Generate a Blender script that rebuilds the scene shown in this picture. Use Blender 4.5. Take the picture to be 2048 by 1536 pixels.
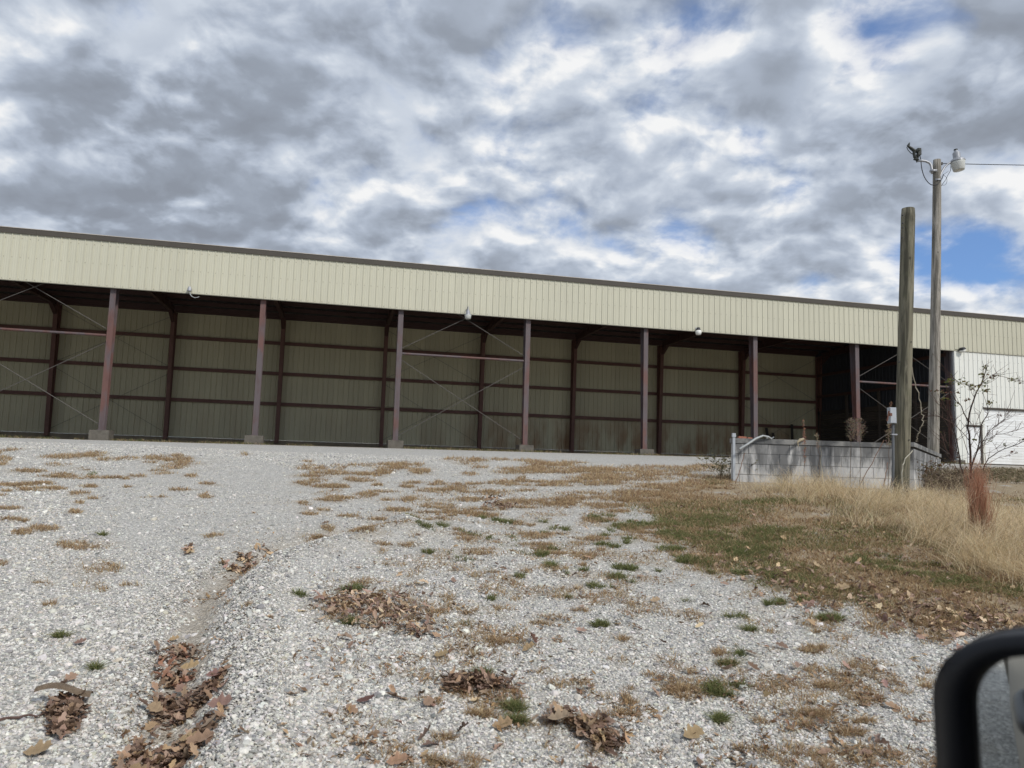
import bpy, math, random
import numpy as np
from mathutils import Vector, Matrix

for o in list(bpy.data.objects):
    bpy.data.objects.remove(o)
scene = bpy.context.scene
COL = scene.collection
random.seed(7)
RNG = np.random.default_rng(11)

# ------------------------------------------------------------------ camera
FPX, PITCH, ROLL, YAW = 1466.8, 0.1045, 0.0297, 0.228
CZ = 1.55                                   # eye height over the gravel
cd = bpy.data.cameras.new('camera'); cam = bpy.data.objects.new('camera', cd); COL.objects.link(cam)
cd.sensor_width = 36.0; cd.lens = 36.0 * FPX / 2048.0
cd.clip_start = 0.02; cd.clip_end = 3000
cam.location = (0, 0, CZ)
_c, _s = math.cos(ROLL), math.sin(ROLL)
R0 = Matrix(((1, 0, 0), (0, -math.sin(PITCH), -math.cos(PITCH)), (0, math.cos(PITCH), -math.sin(PITCH))))
cam.rotation_euler = (R0 @ Matrix.Rotation(ROLL, 3, 'Z')).to_euler()
cd.dof.use_dof = True; cd.dof.focus_distance = 9.0; cd.dof.aperture_fstop = 5.0
scene.camera = cam

# ------------------------------------------------------------------ light
SUN_EL, SUN_AZ = math.radians(42), math.radians(138)    # azimuth clockwise from +Y: behind the camera, to its right
sd = bpy.data.lights.new('sun', 'SUN'); sun = bpy.data.objects.new('sun', sd); COL.objects.link(sun)
sd.energy = 1.9; sd.angle = math.radians(9); sd.color = (1.0, 0.955, 0.89)
to_sun = Vector((math.sin(SUN_AZ) * math.cos(SUN_EL), math.cos(SUN_AZ) * math.cos(SUN_EL), math.sin(SUN_EL)))
sun.rotation_euler = to_sun.to_track_quat('Z', 'Y').to_euler()
sun.location = (0, 0, 30)
vs = scene.view_settings
vs.view_transform = 'Standard'; vs.look = 'None'; vs.gamma = 1.0; vs.exposure = 0.58
vs.use_curve_mapping = False


class NT:
    """small helper to write node trees"""
    def __init__(s, tree):
        s.t = tree; s.n = tree.nodes; s.n.clear()

    def new(s, typ, **kw):
        n = s.n.new(typ)
        for k, v in kw.items():
            setattr(n, k, v)
        return n

    def put(s, n, i, v):
        if v is None:
            return
        if isinstance(v, bpy.types.NodeSocket):
            s.t.links.new(v, n.inputs[i])
        else:
            n.inputs[i].default_value = v

    def math(s, op, a, b=None, c=None, clamp=False):
        n = s.new('ShaderNodeMath', operation=op, use_clamp=clamp)
        s.put(n, 0, a); s.put(n, 1, b); s.put(n, 2, c)
        return n.outputs[0]

    def vmath(s, op, a, b=None):
        n = s.new('ShaderNodeVectorMath', operation=op)
        s.put(n, 0, a); s.put(n, 1, b)
        return n.outputs['Value'] if op in ('DOT_PRODUCT', 'LENGTH', 'DISTANCE') else n.outputs[0]

    def noise(s, vec, scale, detail=4, rough=0.55, dist=0.0, col=False):
        n = s.new('ShaderNodeTexNoise')
        s.put(n, 'Vector', vec); s.put(n, 'Scale', scale); s.put(n, 'Detail', detail)
        s.put(n, 'Roughness', rough); s.put(n, 'Distortion', dist)
        return n.outputs['Color' if col else 'Fac']

    def mix(s, f, a, b, blend='MIX'):
        n = s.new('ShaderNodeMix', data_type='RGBA', blend_type=blend)
        for i, v in ((0, f), (6, a), (7, b)):
            if isinstance(v, tuple) and len(v) == 3:
                v = (*v, 1)
            s.put(n, i, v)
        return n.outputs[2]

    def ramp(s, f, lo, hi, a=0.0, b=1.0, smooth=True):
        n = s.new('ShaderNodeMapRange', interpolation_type='SMOOTHSTEP' if smooth else 'LINEAR')
        for i, v in enumerate((f, lo, hi, a, b)):
            s.put(n, i, v)
        return n.outputs[0]

    def comb(s, x, y, z):
        n = s.new('ShaderNodeCombineXYZ'); s.put(n, 0, x); s.put(n, 1, y); s.put(n, 2, z)
        return n.outputs[0]

    def mapping(s, vec, scale=(1, 1, 1), rot=(0, 0, 0), loc=(0, 0, 0)):
        n = s.new('ShaderNodeMapping'); s.put(n, 'Vector', vec)
        n.inputs['Scale'].default_value = scale; n.inputs['Rotation'].default_value = rot
        n.inputs['Location'].default_value = loc
        return n.outputs[0]


def ray(X, Y):
    """direction of a photograph pixel (2048 x 1536) in the world"""
    u, v = X - 1024, Y - 768
    u, v = u * _c + v * _s, -u * _s + v * _c
    a, b = u / FPX, -v / FPX
    cy, sy = math.cos(PITCH), math.sin(PITCH)
    return np.array([a, cy - b * sy, sy + b * cy])


world = bpy.data.worlds.new('World'); scene.world = world; world.use_nodes = True
N = NT(world.node_tree)
tc = N.new('ShaderNodeTexCoord').outputs['Generated']
sky = N.new('ShaderNodeTexSky', sky_type='NISHITA', sun_disc=False)
sky.sun_elevation = SUN_EL; sky.sun_rotation = SUN_AZ; sky.air_density = 1.0; sky.dust_density = 0.6; sky.ozone_density = 1.6
sep = N.new('ShaderNodeSeparateXYZ'); N.put(sep, 0, tc)
zz = N.math('ADD', N.math('MAXIMUM', sep.outputs[2], 0.0), 0.36)
px_ = N.math('DIVIDE', sep.outputs[0], zz); py_ = N.math('DIVIDE', sep.outputs[1], zz)
P = N.comb(px_, py_, 0.0)
# cloud fields: big masses, puffs, wisps (the domain is warped a little so that edges curl)
warp = N.vmath('SCALE', N.vmath('SUBTRACT', N.noise(P, 4.0, 4, 0.5, 0.0, True), (0.5, 0.5, 0.5))); N.put(warp.node, 'Scale', 0.09)
PW_ = N.vmath('ADD', P, warp)
big = N.noise(N.mapping(P, loc=(3.1, 7.7, 0.3)), 1.7, 3, 0.5)
puff = N.noise(N.mapping(PW_, loc=(1.3, 2.2, 0.9)), 5.7, 9, 0.51, 0.0)
puffs = N.noise(N.mapping(PW_, loc=(1.3, 2.2 - 0.038, 0.9)), 5.7, 7, 0.49, 0.0)
fine = N.noise(N.mapping(PW_, loc=(5.0, 0.4, 0.0)), 15.0, 8, 0.60, 0.0)
cover = N.math('ADD', N.math('MULTIPLY', big, 0.40), N.math('MULTIPLY', puff, 0.72))
cover = N.math('ADD', cover, N.math('MULTIPLY', fine, 0.15))       # about 0.65 on average
# where the deck is thick or torn open: (direction by pixel, radius deg, thickness)
BL = [((150, 120), 16, 0.09), ((480, 230), 12, 0.05), ((330, 330), 9, 0.08), ((1960, 230), 9, 0.16), ((1760, 330), 7, 0.10), ((1180, 560), 7, .03),
      ((1700, 150), 5, -0.09), ((1425, 90), 5, -0.045), ((1955, 425), 5, -0.11), ((1890, 520), 4, -0.10), ((1180, 200), 12, -.035), ((280, 500), 13, .13), ((1024, 640), 10, .04), ((1120, 60), 6, .05), ((1120, 330), 6, .03), ((500, 400), 7, .05), ((1400, 560), 8, .03),
      ((1640, 350), 4, -0.04), ((1500, 305), 2.6, -0.08), ((1150, 130), 9, -0.03), ((1250, 470), 9, -.03), ((1330, 520), 5, -.06),
      ((830, 210), 7, .09), ((250, 300), 3, -.03), ((1990, 520), 3, -.1)]
thick = None
for (pp, rad, amt) in BL:
    d_ = ray(*pp); d_ = d_ / np.linalg.norm(d_)
    dot = N.vmath('DOT_PRODUCT', tc, tuple(float(x) for x in d_))
    g = N.ramp(dot, math.cos(math.radians(rad)), 1.0, 0.0, amt)
    thick = g if thick is None else N.math('ADD', thick, g)
cov = N.math('ADD', cover, thick)
alpha = N.ramp(cov, 0.44, 0.66)
shade = N.ramp(cov, 0.575, 0.87)                       # thicker is darker underneath
relief = N.math('MULTIPLY', N.math('SUBTRACT', N.ramp(puff, 0.32, 0.66), N.ramp(puffs, 0.32, 0.66)), 0.98)
lum = N.math('ADD', N.math('SUBTRACT', 0.93, N.math('MULTIPLY', shade, 0.54)), relief)
lum = N.math('ADD', lum, N.math('MULTIPLY', N.math('SUBTRACT', fine, 0.5), 0.36))
lum = N.ramp(lum, 0.0, 1.15, 0.0, 1.0, False)
cr = N.new('ShaderNodeValToRGB'); N.put(cr, 0, lum)
E_ = cr.color_ramp.elements
E_[0].position = 0.0; E_[0].color = (0.235, 0.262, 0.31, 1)
E_[1].position = 1.0; E_[1].color = (0.80, 0.805, 0.81, 1)
e = E_.new(0.3); e.color = (0.275, 0.31, 0.37, 1)
e = E_.new(0.55); e.color = (0.385, 0.435, 0.52, 1)
e = E_.new(0.78); e.color = (0.54, 0.59, 0.665, 1)
cloud = N.vmath('SCALE', cr.outputs[0]); N.put(cloud.node, 'Scale', 7.6)
blue = N.mix(0.15, N.mix(1.0, sky.outputs[0], (0.46, 0.66, 0.95), 'MULTIPLY'), (3.2, 4.1, 5.3))
skyc = N.mix(alpha, blue, cloud)
bg = N.new('ShaderNodeBackground'); N.put(bg, 0, skyc); bg.inputs[1].default_value = 0.1
wo = N.new('ShaderNodeOutputWorld'); N.t.links.new(bg.outputs[0], wo.inputs[0])
# ==== SKY END

# ------------------------------------------------------------------ mesh helpers
class MB:
    def __init__(s): s.v = []; s.f = []; s.m = []; s.cm = 0
    def add(s, vs_, fs_):
        b = len(s.v); s.v += [tuple(v) for v in vs_]; s.f += [tuple(i + b for i in f) for f in fs_]; s.m += [s.cm] * len(fs_)
        return s
    def box(s, c, d, rot=None, taper=1.0):
        x, y, z = d[0] / 2, d[1] / 2, d[2] / 2
        vs_ = [(-x, -y, -z), (x, -y, -z), (x, y, -z), (-x, y, -z), (-x * taper, -y * taper, z), (x * taper, -y * taper, z), (x * taper, y * taper, z), (-x * taper, y * taper, z)]
        if rot is not None: vs_ = [rot @ Vector(v) for v in vs_]
        return s.add([(v[0] + c[0], v[1] + c[1], v[2] + c[2]) for v in vs_],
                     [(0, 3, 2, 1), (4, 5, 6, 7), (0, 1, 5, 4), (1, 2, 6, 5), (2, 3, 7, 6), (3, 0, 4, 7)])
    def tube(s, pts, r, seg=8, cap=True):
        pts = [Vector(p) for p in pts]; n = len(pts); rr = r if hasattr(r, '__len__') else [r] * n
        vs_ = []; up = None
        for i, p in enumerate(pts):
            t = (pts[min(i + 1, n - 1)] - pts[max(i - 1, 0)]).normalized()
            if up is None: up = t.orthogonal().normalized()
            up = (up - t * up.dot(t)).normalized(); w = t.cross(up)
            for k in range(seg):
                a = 2 * math.pi * k / seg
                vs_.append(p + (up * math.cos(a) + w * math.sin(a)) * rr[i])
        fs_ = [(i * seg + k, i * seg + (k + 1) % seg, (i + 1) * seg + (k + 1) % seg, (i + 1) * seg + k) for i in range(n - 1) for k in range(seg)]
        if cap: fs_ += [tuple(range(seg))[::-1], tuple((n - 1) * seg + k for k in range(seg))]
        return s.add(vs_, fs_)
    def lathe(s, prof, seg=20, c=(0, 0, 0), rot=None):
        vs_ = []
        for r, z in prof:
            for k in range(seg):
                a = 2 * math.pi * k / seg; v = Vector((r * math.cos(a), r * math.sin(a), z))
                if rot is not None: v = rot @ v
                vs_.append((v[0] + c[0], v[1] + c[1], v[2] + c[2]))
        n = len(prof)
        fs_ = [(i * seg + k, i * seg + (k + 1) % seg, (i + 1) * seg + (k + 1) % seg, (i + 1) * seg + k) for i in range(n - 1) for k in range(seg)]
        fs_ += [tuple(range(seg))[::-1], tuple((n - 1) * seg + k for k in range(seg))]
        return s.add(vs_, fs_)
    def prism(s, prof, A, B, closed=True):
        """prof: list of 3-vectors, swept from offset A to offset B"""
        n = len(prof); A = Vector(A); B = Vector(B)
        vs_ = [Vector(p) + A for p in prof] + [Vector(p) + B for p in prof]
        fs_ = [(i, (i + 1) % n, n + (i + 1) % n, n + i) for i in range(n if closed else n - 1)]
        if closed: fs_ += [tuple(range(n))[::-1], tuple(range(n, 2 * n))]
        return s.add(vs_, fs_)
    def mesh(s, name, mats=None, smooth=False):
        me = bpy.data.meshes.new(name); me.from_pydata(s.v, [], s.f)
        mats = mats if isinstance(mats, (list, tuple)) else [mats]
        for m in mats:
            if m: me.materials.append(m)
        if any(s.m): me.polygons.foreach_set('material_index', s.m)
        if smooth: me.polygons.foreach_set('use_smooth', [True] * len(s.f))
        me.update(); return me


def link(name, data, parent=None, loc=None, rot=None, label=None, kind=None):
    o = bpy.data.objects.new(name, data); COL.objects.link(o)
    if parent: o.parent = parent
    if loc is not None: o.location = loc
    if rot is not None: o.rotation_euler = rot
    if label: o['label'] = label
    if kind: o['kind'] = kind
    return o


def part(name, mb, mat, parent, loc=None, rot=None, smooth=False, label=None, kind=None):
    return link(name, mb.mesh(name, mat, smooth), parent, loc, rot, label, kind)


def tag(o, label, cat, group=None, kind=None):
    o['label'] = label; o['category'] = cat
    if group: o['group'] = group
    if kind: o['kind'] = kind
    return o


def thing(name, label, cat, loc=(0, 0, 0), rot=(0, 0, 0), group=None):
    o = bpy.data.objects.new(name, None); COL.objects.link(o); o.empty_display_size = 0.2
    o.location = loc; o.rotation_euler = rot
    return tag(o, label, cat, group)


def npmesh(name, V, F, mat, col=None, smooth=False):
    """fast mesh from numpy arrays; F is (n,k); col is per vertex rgb"""
    V = np.asarray(V, np.float32); F = np.asarray(F, np.int32); k = F.shape[1]
    me = bpy.data.meshes.new(name)
    me.vertices.add(len(V)); me.vertices.foreach_set('co', V.ravel())
    me.loops.add(F.size); me.loops.foreach_set('vertex_index', F.ravel())
    me.polygons.add(len(F)); me.polygons.foreach_set('loop_start', np.arange(0, F.size, k, dtype=np.int32))
    try: me.polygons.foreach_set('loop_total', np.full(len(F), k, np.int32))
    except Exception: pass
    if smooth: me.polygons.foreach_set('use_smooth', np.ones(len(F), bool))
    if mat: me.materials.append(mat)
    if col is not None:
        a = me.attributes.new('col', 'FLOAT_COLOR', 'POINT')
        a.data.foreach_set('color', np.concatenate([col, np.ones((len(V), 1))], 1).astype(np.float32).ravel())
    me.update(calc_edges=True); return me


# ------------------------------------------------------------------ materials
def material(name):
    m = bpy.data.materials.new(name); m.use_nodes = True
    n = NT(m.node_tree); b = n.new('ShaderNodeBsdfPrincipled'); o = n.new('ShaderNodeOutputMaterial')
    n.t.links.new(b.outputs[0], o.inputs[0])
    return m, n, b


def bump(n, b, h, dist=0.01, strength=1.0):
    u = n.new('ShaderNodeBump'); n.put(u, 'Height', h); n.put(u, 'Distance', dist); n.put(u, 'Strength', strength)
    n.t.links.new(u.outputs[0], b.inputs['Normal'])


def objc(n): return n.new('ShaderNodeTexCoord').outputs['Object']
def wpos(n): return n.new('ShaderNodeNewGeometry').outputs['Position']
def orand(n): return n.new('ShaderNodeObjectInfo').outputs['Random']


def simple(name, col, rough=0.6, metal=0.0, var=0.12, scale=6.0, bumpd=0.0):
    m, n, b = material(name)
    w = wpos(n); f = n.noise(w, scale, 5, 0.6)
    c = n.mix(f, tuple(x * (1 - var * 2) for x in col), tuple(min(1, x * (1 + var * 2)) for x in col))
    n.put(b, 'Base Color', c); b.inputs['Roughness'].default_value = rough; b.inputs['Metallic'].default_value = metal
    if bumpd: bump(n, b, n.noise(w, scale * 6, 4, 0.6), bumpd)
    return m


def panel_mat(name, col, stain, stain_amt, zlo, zhi, rnd=0.07, rough=0.5):
    """painted sheet metal: each sheet its own shade, chalking, runs below the fixings, dirt that rises from zlo"""
    m, n, b = material(name)
    w = wpos(n); s = n.new('ShaderNodeSeparateXYZ'); n.put(s, 0, w)
    r = orand(n)
    c = n.mix(n.ramp(r, 0, 1, 0, 1, False), tuple(x * (1 - rnd) for x in col), tuple(x * (1 + rnd) for x in col))
    streak = n.noise(n.mapping(w, scale=(9, 9, 0.35)), 1.0, 5, 0.6)
    c = n.mix(n.ramp(streak, 0.42, 0.75, 0, 0.13), c, tuple(x * 0.62 for x in col))
    blot = n.noise(w, 0.6, 5, 0.6)
    c = n.mix(n.ramp(blot, 0.4, 0.75, 0, 0.12), c, tuple(x * 0.72 for x in col))
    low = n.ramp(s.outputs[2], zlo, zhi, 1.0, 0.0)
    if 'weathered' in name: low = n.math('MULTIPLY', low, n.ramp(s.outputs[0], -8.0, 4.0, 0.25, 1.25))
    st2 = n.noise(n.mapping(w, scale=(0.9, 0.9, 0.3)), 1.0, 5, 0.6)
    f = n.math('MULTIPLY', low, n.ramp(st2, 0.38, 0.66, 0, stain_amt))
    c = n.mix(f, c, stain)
    n.put(b, 'Base Color', c); b.inputs['Roughness'].default_value = rough
    bump(n, b, n.noise(n.mapping(w, scale=(1, 1, 0.4)), 2.2, 3, 0.5), 0.02, 0.5)
    return m


M = {}
M['cream'] = panel_mat('cream_sheet', (0.51, 0.497, 0.39), (0.40, 0.35, 0.25), 0.25, 7.7, 9.0, 0.03, 0.5)
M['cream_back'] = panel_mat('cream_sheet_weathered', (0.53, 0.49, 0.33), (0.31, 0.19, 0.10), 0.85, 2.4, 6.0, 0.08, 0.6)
M['white'] = panel_mat('white_sheet', (0.72, 0.73, 0.68), (0.5, 0.46, 0.36), 0.4, 2.1, 4.5, 0.03, 0.45)
M['door_white'] = panel_mat('door_paint', (0.78, 0.80, 0.80), (0.5, 0.47, 0.4), 0.35, 2.1, 3.4, 0.03, 0.4)
M['roof'] = simple('galvanised_roof', (0.05, 0.05, 0.053), 0.6, 0.2)
M['trim'] = simple('bronze_trim', (0.07, 0.06, 0.048), 0.45, 0, 0.1, 2)
M['drip'] = simple('pale_roof_edge', (0.45, 0.41, 0.36), 0.45)
M['screw'] = simple('screw_head', (0.16, 0.15, 0.12), 0.6)
M['concrete'] = simple('pier_concrete', (0.115, 0.105, 0.088), 0.9, 0, 0.35, 5, 0.01)
M['curb'] = simple('curb_concrete', (0.22, 0.18, 0.125), 0.9, 0, 0.2, 3, 0.01)
M['galv'] = simple('galvanised_steel', (0.34, 0.35, 0.37), 0.5, 0.5, 0.1, 12)
M['greybox'] = simple('grey_enamel', (0.40, 0.43, 0.46), 0.45, 0, 0.06, 12)
M['conduit'] = simple('grey_conduit', (0.11, 0.12, 0.13), 0.6, 0, 0.1, 12)
M['palepipe'] = simple('pale_pipe', (0.36, 0.38, 0.38), 0.5, 0.2, 0.15, 12)
M['black'] = simple('black_rubber', (0.012, 0.013, 0.016), 0.5, 0, 0.1, 12)
M['rust'] = simple('rusty_iron', (0.13, 0.055, 0.035), 0.85, 0, 0.25, 25)
M['rod'] = simple('brace_rod', (0.13, 0.12, 0.11), 0.6, 0.3)
M['brick'] = simple('red_brick', (0.28, 0.11, 0.07), 0.9, 0, 0.25, 25)

# red oxide primer on steel, worn to violet grey in long patches
m, n, b = material('red_primer_steel'); w = wpos(n)
f1 = n.ramp(n.noise(n.mapping(w, scale=(1.2, 1.2, 0.55)), 1.1, 5, 0.6), 0.38, 0.56)
f2 = n.ramp(n.noise(n.mapping(w, scale=(6, 6, 1.6)), 1.0, 5, 0.65), 0.45, 0.7)
c = n.mix(f1, (0.125, 0.060, 0.050), (0.098, 0.078, 0.082)); c = n.mix(n.math('MULTIPLY', f2, 0.5), c, (0.07, 0.032, 0.028))
n.put(b, 'Base Color', c); b.inputs['Roughness'].default_value = 0.6; M['primer'] = m
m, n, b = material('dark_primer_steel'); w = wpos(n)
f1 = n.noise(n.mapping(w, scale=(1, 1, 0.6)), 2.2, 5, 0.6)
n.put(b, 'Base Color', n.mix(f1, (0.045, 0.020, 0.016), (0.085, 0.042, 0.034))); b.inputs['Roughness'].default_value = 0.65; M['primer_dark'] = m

# weathered round timber
def pole_mat(name, lo, hi, green):
    m, n, b = material(name); o = objc(n)
    g = n.noise(n.mapping(o, scale=(14, 14, 0.9)), 1.0, 8, 0.65, 0.6)
    g2 = n.noise(n.mapping(o, scale=(5, 5, 1.6)), 1.3, 6, 0.6, 1.2)
    c = n.mix(n.ramp(g, 0.40, 0.60, 0, 1), lo, hi)
    c = n.mix(n.ramp(g2, 0.45, 0.7, 0, 0.55), c, green)
    crack = n.ramp(n.noise(n.mapping(o, scale=(26, 26, 0.7), loc=(3, 1, 5)), 1.0, 4, 0.6), 0.62, 0.70)
    c = n.mix(n.math('MULTIPLY', crack, 0.75), c, tuple(x * 0.22 for x in lo))
    vor = n.new('ShaderNodeTexVoronoi'); n.put(vor, 'Vector', n.mapping(o, scale=(1, 1, 0.6))); n.put(vor, 'Scale', 4.2)
    knot = n.ramp(vor.outputs['Distance'], 0.05, 0.11, 1, 0)
    c = n.mix(n.math('MULTIPLY', knot, 0.7), c, tuple(x * 0.3 for x in lo))
    n.put(b, 'Base Color', c); b.inputs['Roughness'].default_value = 0.9
    bump(n, b, n.math('SUBTRACT', g, n.math('MULTIPLY', crack, 0.8)), 0.012, 0.9)
    return m
M['pole_green'] = pole_mat('greenish_pole_timber', (0.060, 0.056, 0.038), (0.19, 0.175, 0.125), (0.105, 0.105, 0.062))
M['pole_grey'] = pole_mat('grey_pole_timber', (0.12, 0.11, 0.092), (0.33, 0.305, 0.265), (0.20, 0.19, 0.155))

# concrete block with black weather runs
m, n, b = material('stained_block'); w = wpos(n); r = orand(n); s = n.new('ShaderNodeSeparateXYZ'); n.put(s, 0, w)
c = n.mix(r, (0.42, 0.42, 0.41), (0.56, 0.56, 0.55))
run = n.noise(n.mapping(w, scale=(3.2, 3.2, 0.8)), 1.0, 6, 0.6, 0.3)
top = n.ramp(s.outputs[2], 1.3, 2.15, 0.0, 0.17)
f = n.ramp(n.math('ADD', run, top), 0.46, 0.62)
c = n.mix(n.math('MULTIPLY', f, 0.88), c, (0.10, 0.103, 0.105))
c = n.mix(n.ramp(n.noise(n.mapping(w, scale=(9, 9, 1.2)), 1.0, 4, .6), 0.5, 0.75, 0, 0.5), c, (0.62, 0.62, 0.61))
n.put(b, 'Base Color', c); b.inputs['Roughness'].default_value = 0.92; bump(n, b, n.noise(w, 55, 4, .6), 0.006, 0.8); M['block'] = m
m, n, b = material('mortar_coping'); w = wpos(n)
c = n.mix(n.ramp(n.noise(w, 3.0, 6, .62), 0.38, 0.62), (0.105, 0.108, 0.11), (0.25, 0.25, 0.24))
n.put(b, 'Base Color', c); b.inputs['Roughness'].default_value = 0.95; bump(n, b, n.noise(w, 40, 4, .6), 0.01, 0.8); M['coping'] = m
M['mortar'] = simple('mortar', (0.34, 0.34, 0.33), 0.95, 0, 0.2, 8)

# old board
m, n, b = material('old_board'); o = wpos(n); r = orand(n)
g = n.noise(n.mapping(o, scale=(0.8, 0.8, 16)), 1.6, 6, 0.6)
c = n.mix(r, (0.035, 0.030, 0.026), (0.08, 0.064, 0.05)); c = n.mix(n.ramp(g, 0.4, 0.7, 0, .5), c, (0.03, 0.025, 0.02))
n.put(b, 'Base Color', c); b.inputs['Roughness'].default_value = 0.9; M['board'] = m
M['palewood'] = simple('pale_stick', (0.33, 0.28, 0.19), 0.85, 0, 0.15, 10)

# vertex coloured vegetation
def veg(name, rough=0.75, trans=0.25):
    m, n, b = material(name)
    a = n.new('ShaderNodeAttribute', attribute_name='col')
    n.put(b, 'Base Color', a.outputs['Color']); b.inputs['Roughness'].default_value = rough
    b.inputs['Specular IOR Level'].default_value = 0.25
    if trans:
        t = n.new('ShaderNodeBsdfTranslucent'); n.put(t, 0, a.outputs['Color'])
        mx = n.new('ShaderNodeMixShader'); mx.inputs[0].default_value = trans
        n.t.links.new(b.outputs[0], mx.inputs[1]); n.t.links.new(t.outputs[0], mx.inputs[2])
        out = [k for k in n.n if k.type == 'OUTPUT_MATERIAL'][0]; n.t.links.new(mx.outputs[0], out.inputs[0])
    return m
M['veg'] = veg('plant_tissue', .75, .42); M['leafm'] = veg('dead_leaf', 0.6, 0.12); M['twig'] = veg('twig_bark', 0.85, 0)

# gravel sheet: fines and stones in colour and relief, soil where plants grow
m, n, b = material('gravel_ground'); w = wpos(n)
at = n.new('ShaderNodeAttribute', attribute_name='soil'); soil = at.outputs['Fac']
v1 = n.new('ShaderNodeTexVoronoi'); n.put(v1, 'Vector', w); n.put(v1, 'Scale', 46.0)
v2 = n.new('ShaderNodeTexVoronoi'); n.put(v2, 'Vector', w); n.put(v2, 'Scale', 95.0)
hs = n.new('ShaderNodeSeparateColor'); n.put(hs, 0, v1.outputs['Color'])
h2 = n.new('ShaderNodeSeparateColor'); n.put(h2, 0, v2.outputs['Color'])
c1 = n.mix(hs.outputs[0], (0.26, 0.255, 0.24), (0.68, 0.665, 0.62))
c2 = n.mix(h2.outputs[0], (0.33, 0.32, 0.30), (0.60, 0.585, 0.545))
c = n.mix(n.ramp(hs.outputs[1], 0.45, 0.55), c1, c2)
edge = n.ramp(v1.outputs['Distance'], 0.35, 0.75)
c = n.mix(n.math('MULTIPLY', edge, 0.35), c, (0.22, 0.215, 0.20))
c = n.mix(n.ramp(n.noise(w, 0.45, 5, .6), 0.35, 0.7, 0, 0.25), c, (0.40, 0.395, 0.375))
c = n.mix(n.ramp(n.noise(w, 2.1, 5, .65), 0.50, 0.72, 0, 0.42), c, (0.38, 0.345, 0.28))
dirt = n.mix(n.noise(w, 9, 6, .65), (0.20, 0.16, 0.105), (0.42, 0.335, 0.225))
c = n.mix(soil, c, dirt)
n.put(b, 'Base Color', c); b.inputs['Roughness'].default_value = 0.93; b.inputs['Specular IOR Level'].default_value = 0.2
hgt = n.math('ADD', n.math('MULTIPLY', v1.outputs['Distance'], -1.0), n.math('MULTIPLY', v2.outputs['Distance'], -0.4))
bump(n, b, hgt, 0.02, 0.8)
M['ground'] = m
m, n, b = material('gravel_stone')
a = n.new('ShaderNodeAttribute', attribute_name='col', attribute_type='INSTANCER'); w = wpos(n)
n.put(b, 'Base Color', n.mix(n.ramp(n.noise(w, 60, 4, .6), .3, .7, 0, .3), a.outputs['Color'], (0.28, 0.275, 0.26)))
b.inputs['Roughness'].default_value = 0.85; b.inputs['Specular IOR Level'].default_value = 0.25; M['stone'] = m
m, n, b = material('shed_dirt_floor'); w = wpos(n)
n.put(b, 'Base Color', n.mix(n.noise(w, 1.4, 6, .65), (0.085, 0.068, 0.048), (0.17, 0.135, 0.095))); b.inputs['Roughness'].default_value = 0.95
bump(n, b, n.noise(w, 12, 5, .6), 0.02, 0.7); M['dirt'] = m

# ------------------------------------------------------------------ the lie of the land
cyw, syw = math.cos(YAW), math.sin(YAW)
_pn = np.array([-40, 0, 1.5, 3, 6, 8, 10, 13, 16, 20, 28, 33.0, 34.5, 47, 400])
_pz = np.array([-1.65, -1.55, -1.47, -1.31, -1.0, -.80, -.59, -.28, -.07, .10, .27, .34, .37, .52, 1.5])


def vnoise(x, y, seed=0):
    xi = np.floor(x).astype(np.int64); yi = np.floor(y).astype(np.int64)
    fx = x - xi; fy = y - yi; fx = fx * fx * (3 - 2 * fx); fy = fy * fy * (3 - 2 * fy)
    def h(a, b_):
        k = (a * 374761393 + b_ * 668265263 + seed * 2147483) & 0xffffffff
        k = ((k ^ (k >> 13)) * 1274126177) & 0xffffffff
        return ((k ^ (k >> 16)) & 0xffff) / 65535.0
    a = h(xi, yi) * (1 - fx) + h(xi + 1, yi) * fx
    c_ = h(xi, yi + 1) * (1 - fx) + h(xi + 1, yi + 1) * fx
    return a * (1 - fy) + c_ * fy


def fbm(x, y, s, octs=4, seed=0):
    r = 0; a = 0.5; t = 0
    for k in range(octs):
        r = r + a * vnoise(x * s + 13.7 * k, y * s - 7.1 * k, seed + k); t += a; a *= 0.5; s *= 2.03
    return r / t


def base_h(x, y):
    nn = y * cyw - x * syw; e_ = x * cyw + y * syw + 9.7
    z = np.interp(nn, _pn, _pz)
    wgt = np.clip((nn - 22) / 10, 0, 1)
    return z + wgt * np.clip(e_, -15, 42) * 0.0050 - 0.0


def ground_px(X, Y):
    """the point of the plain slope that shows at a photograph pixel"""
    d_ = ray(X, Y); lo = 2.0; hi = 36.0 / d_[1]
    ts = np.linspace(lo, hi, 900)
    g_ = d_[2] * ts - base_h(d_[0] * ts, d_[1] * ts)
    k = np.argmax(g_ < 0) if (g_ < 0).any() else len(ts) - 1
    t = ts[k]
    return np.array([d_[0] * t, d_[1] * t])


def ground_px_v(X, Y):
    """same for arrays of pixels, by bisection"""
    X = np.asarray(X, float); Y = np.asarray(Y, float)
    u, v = X - 1024, Y - 768
    u, v = u * _c + v * _s, -u * _s + v * _c
    a, b_ = u / FPX, -v / FPX; cy, sy = math.cos(PITCH), math.sin(PITCH)
    dx, dy, dz = a, cy - b_ * sy, sy + b_ * cy
    dx, dz = dx / dy, dz / dy; lo = np.full(X.shape, 1.5); hi = np.full(X.shape, 36.0)
    for _ in range(32):
        m_ = (lo + hi) / 2; under = dz * m_ < base_h(dx * m_, m_)
        hi = np.where(under, m_, hi); lo = np.where(under, lo, m_)
    return dx * hi, hi


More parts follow.
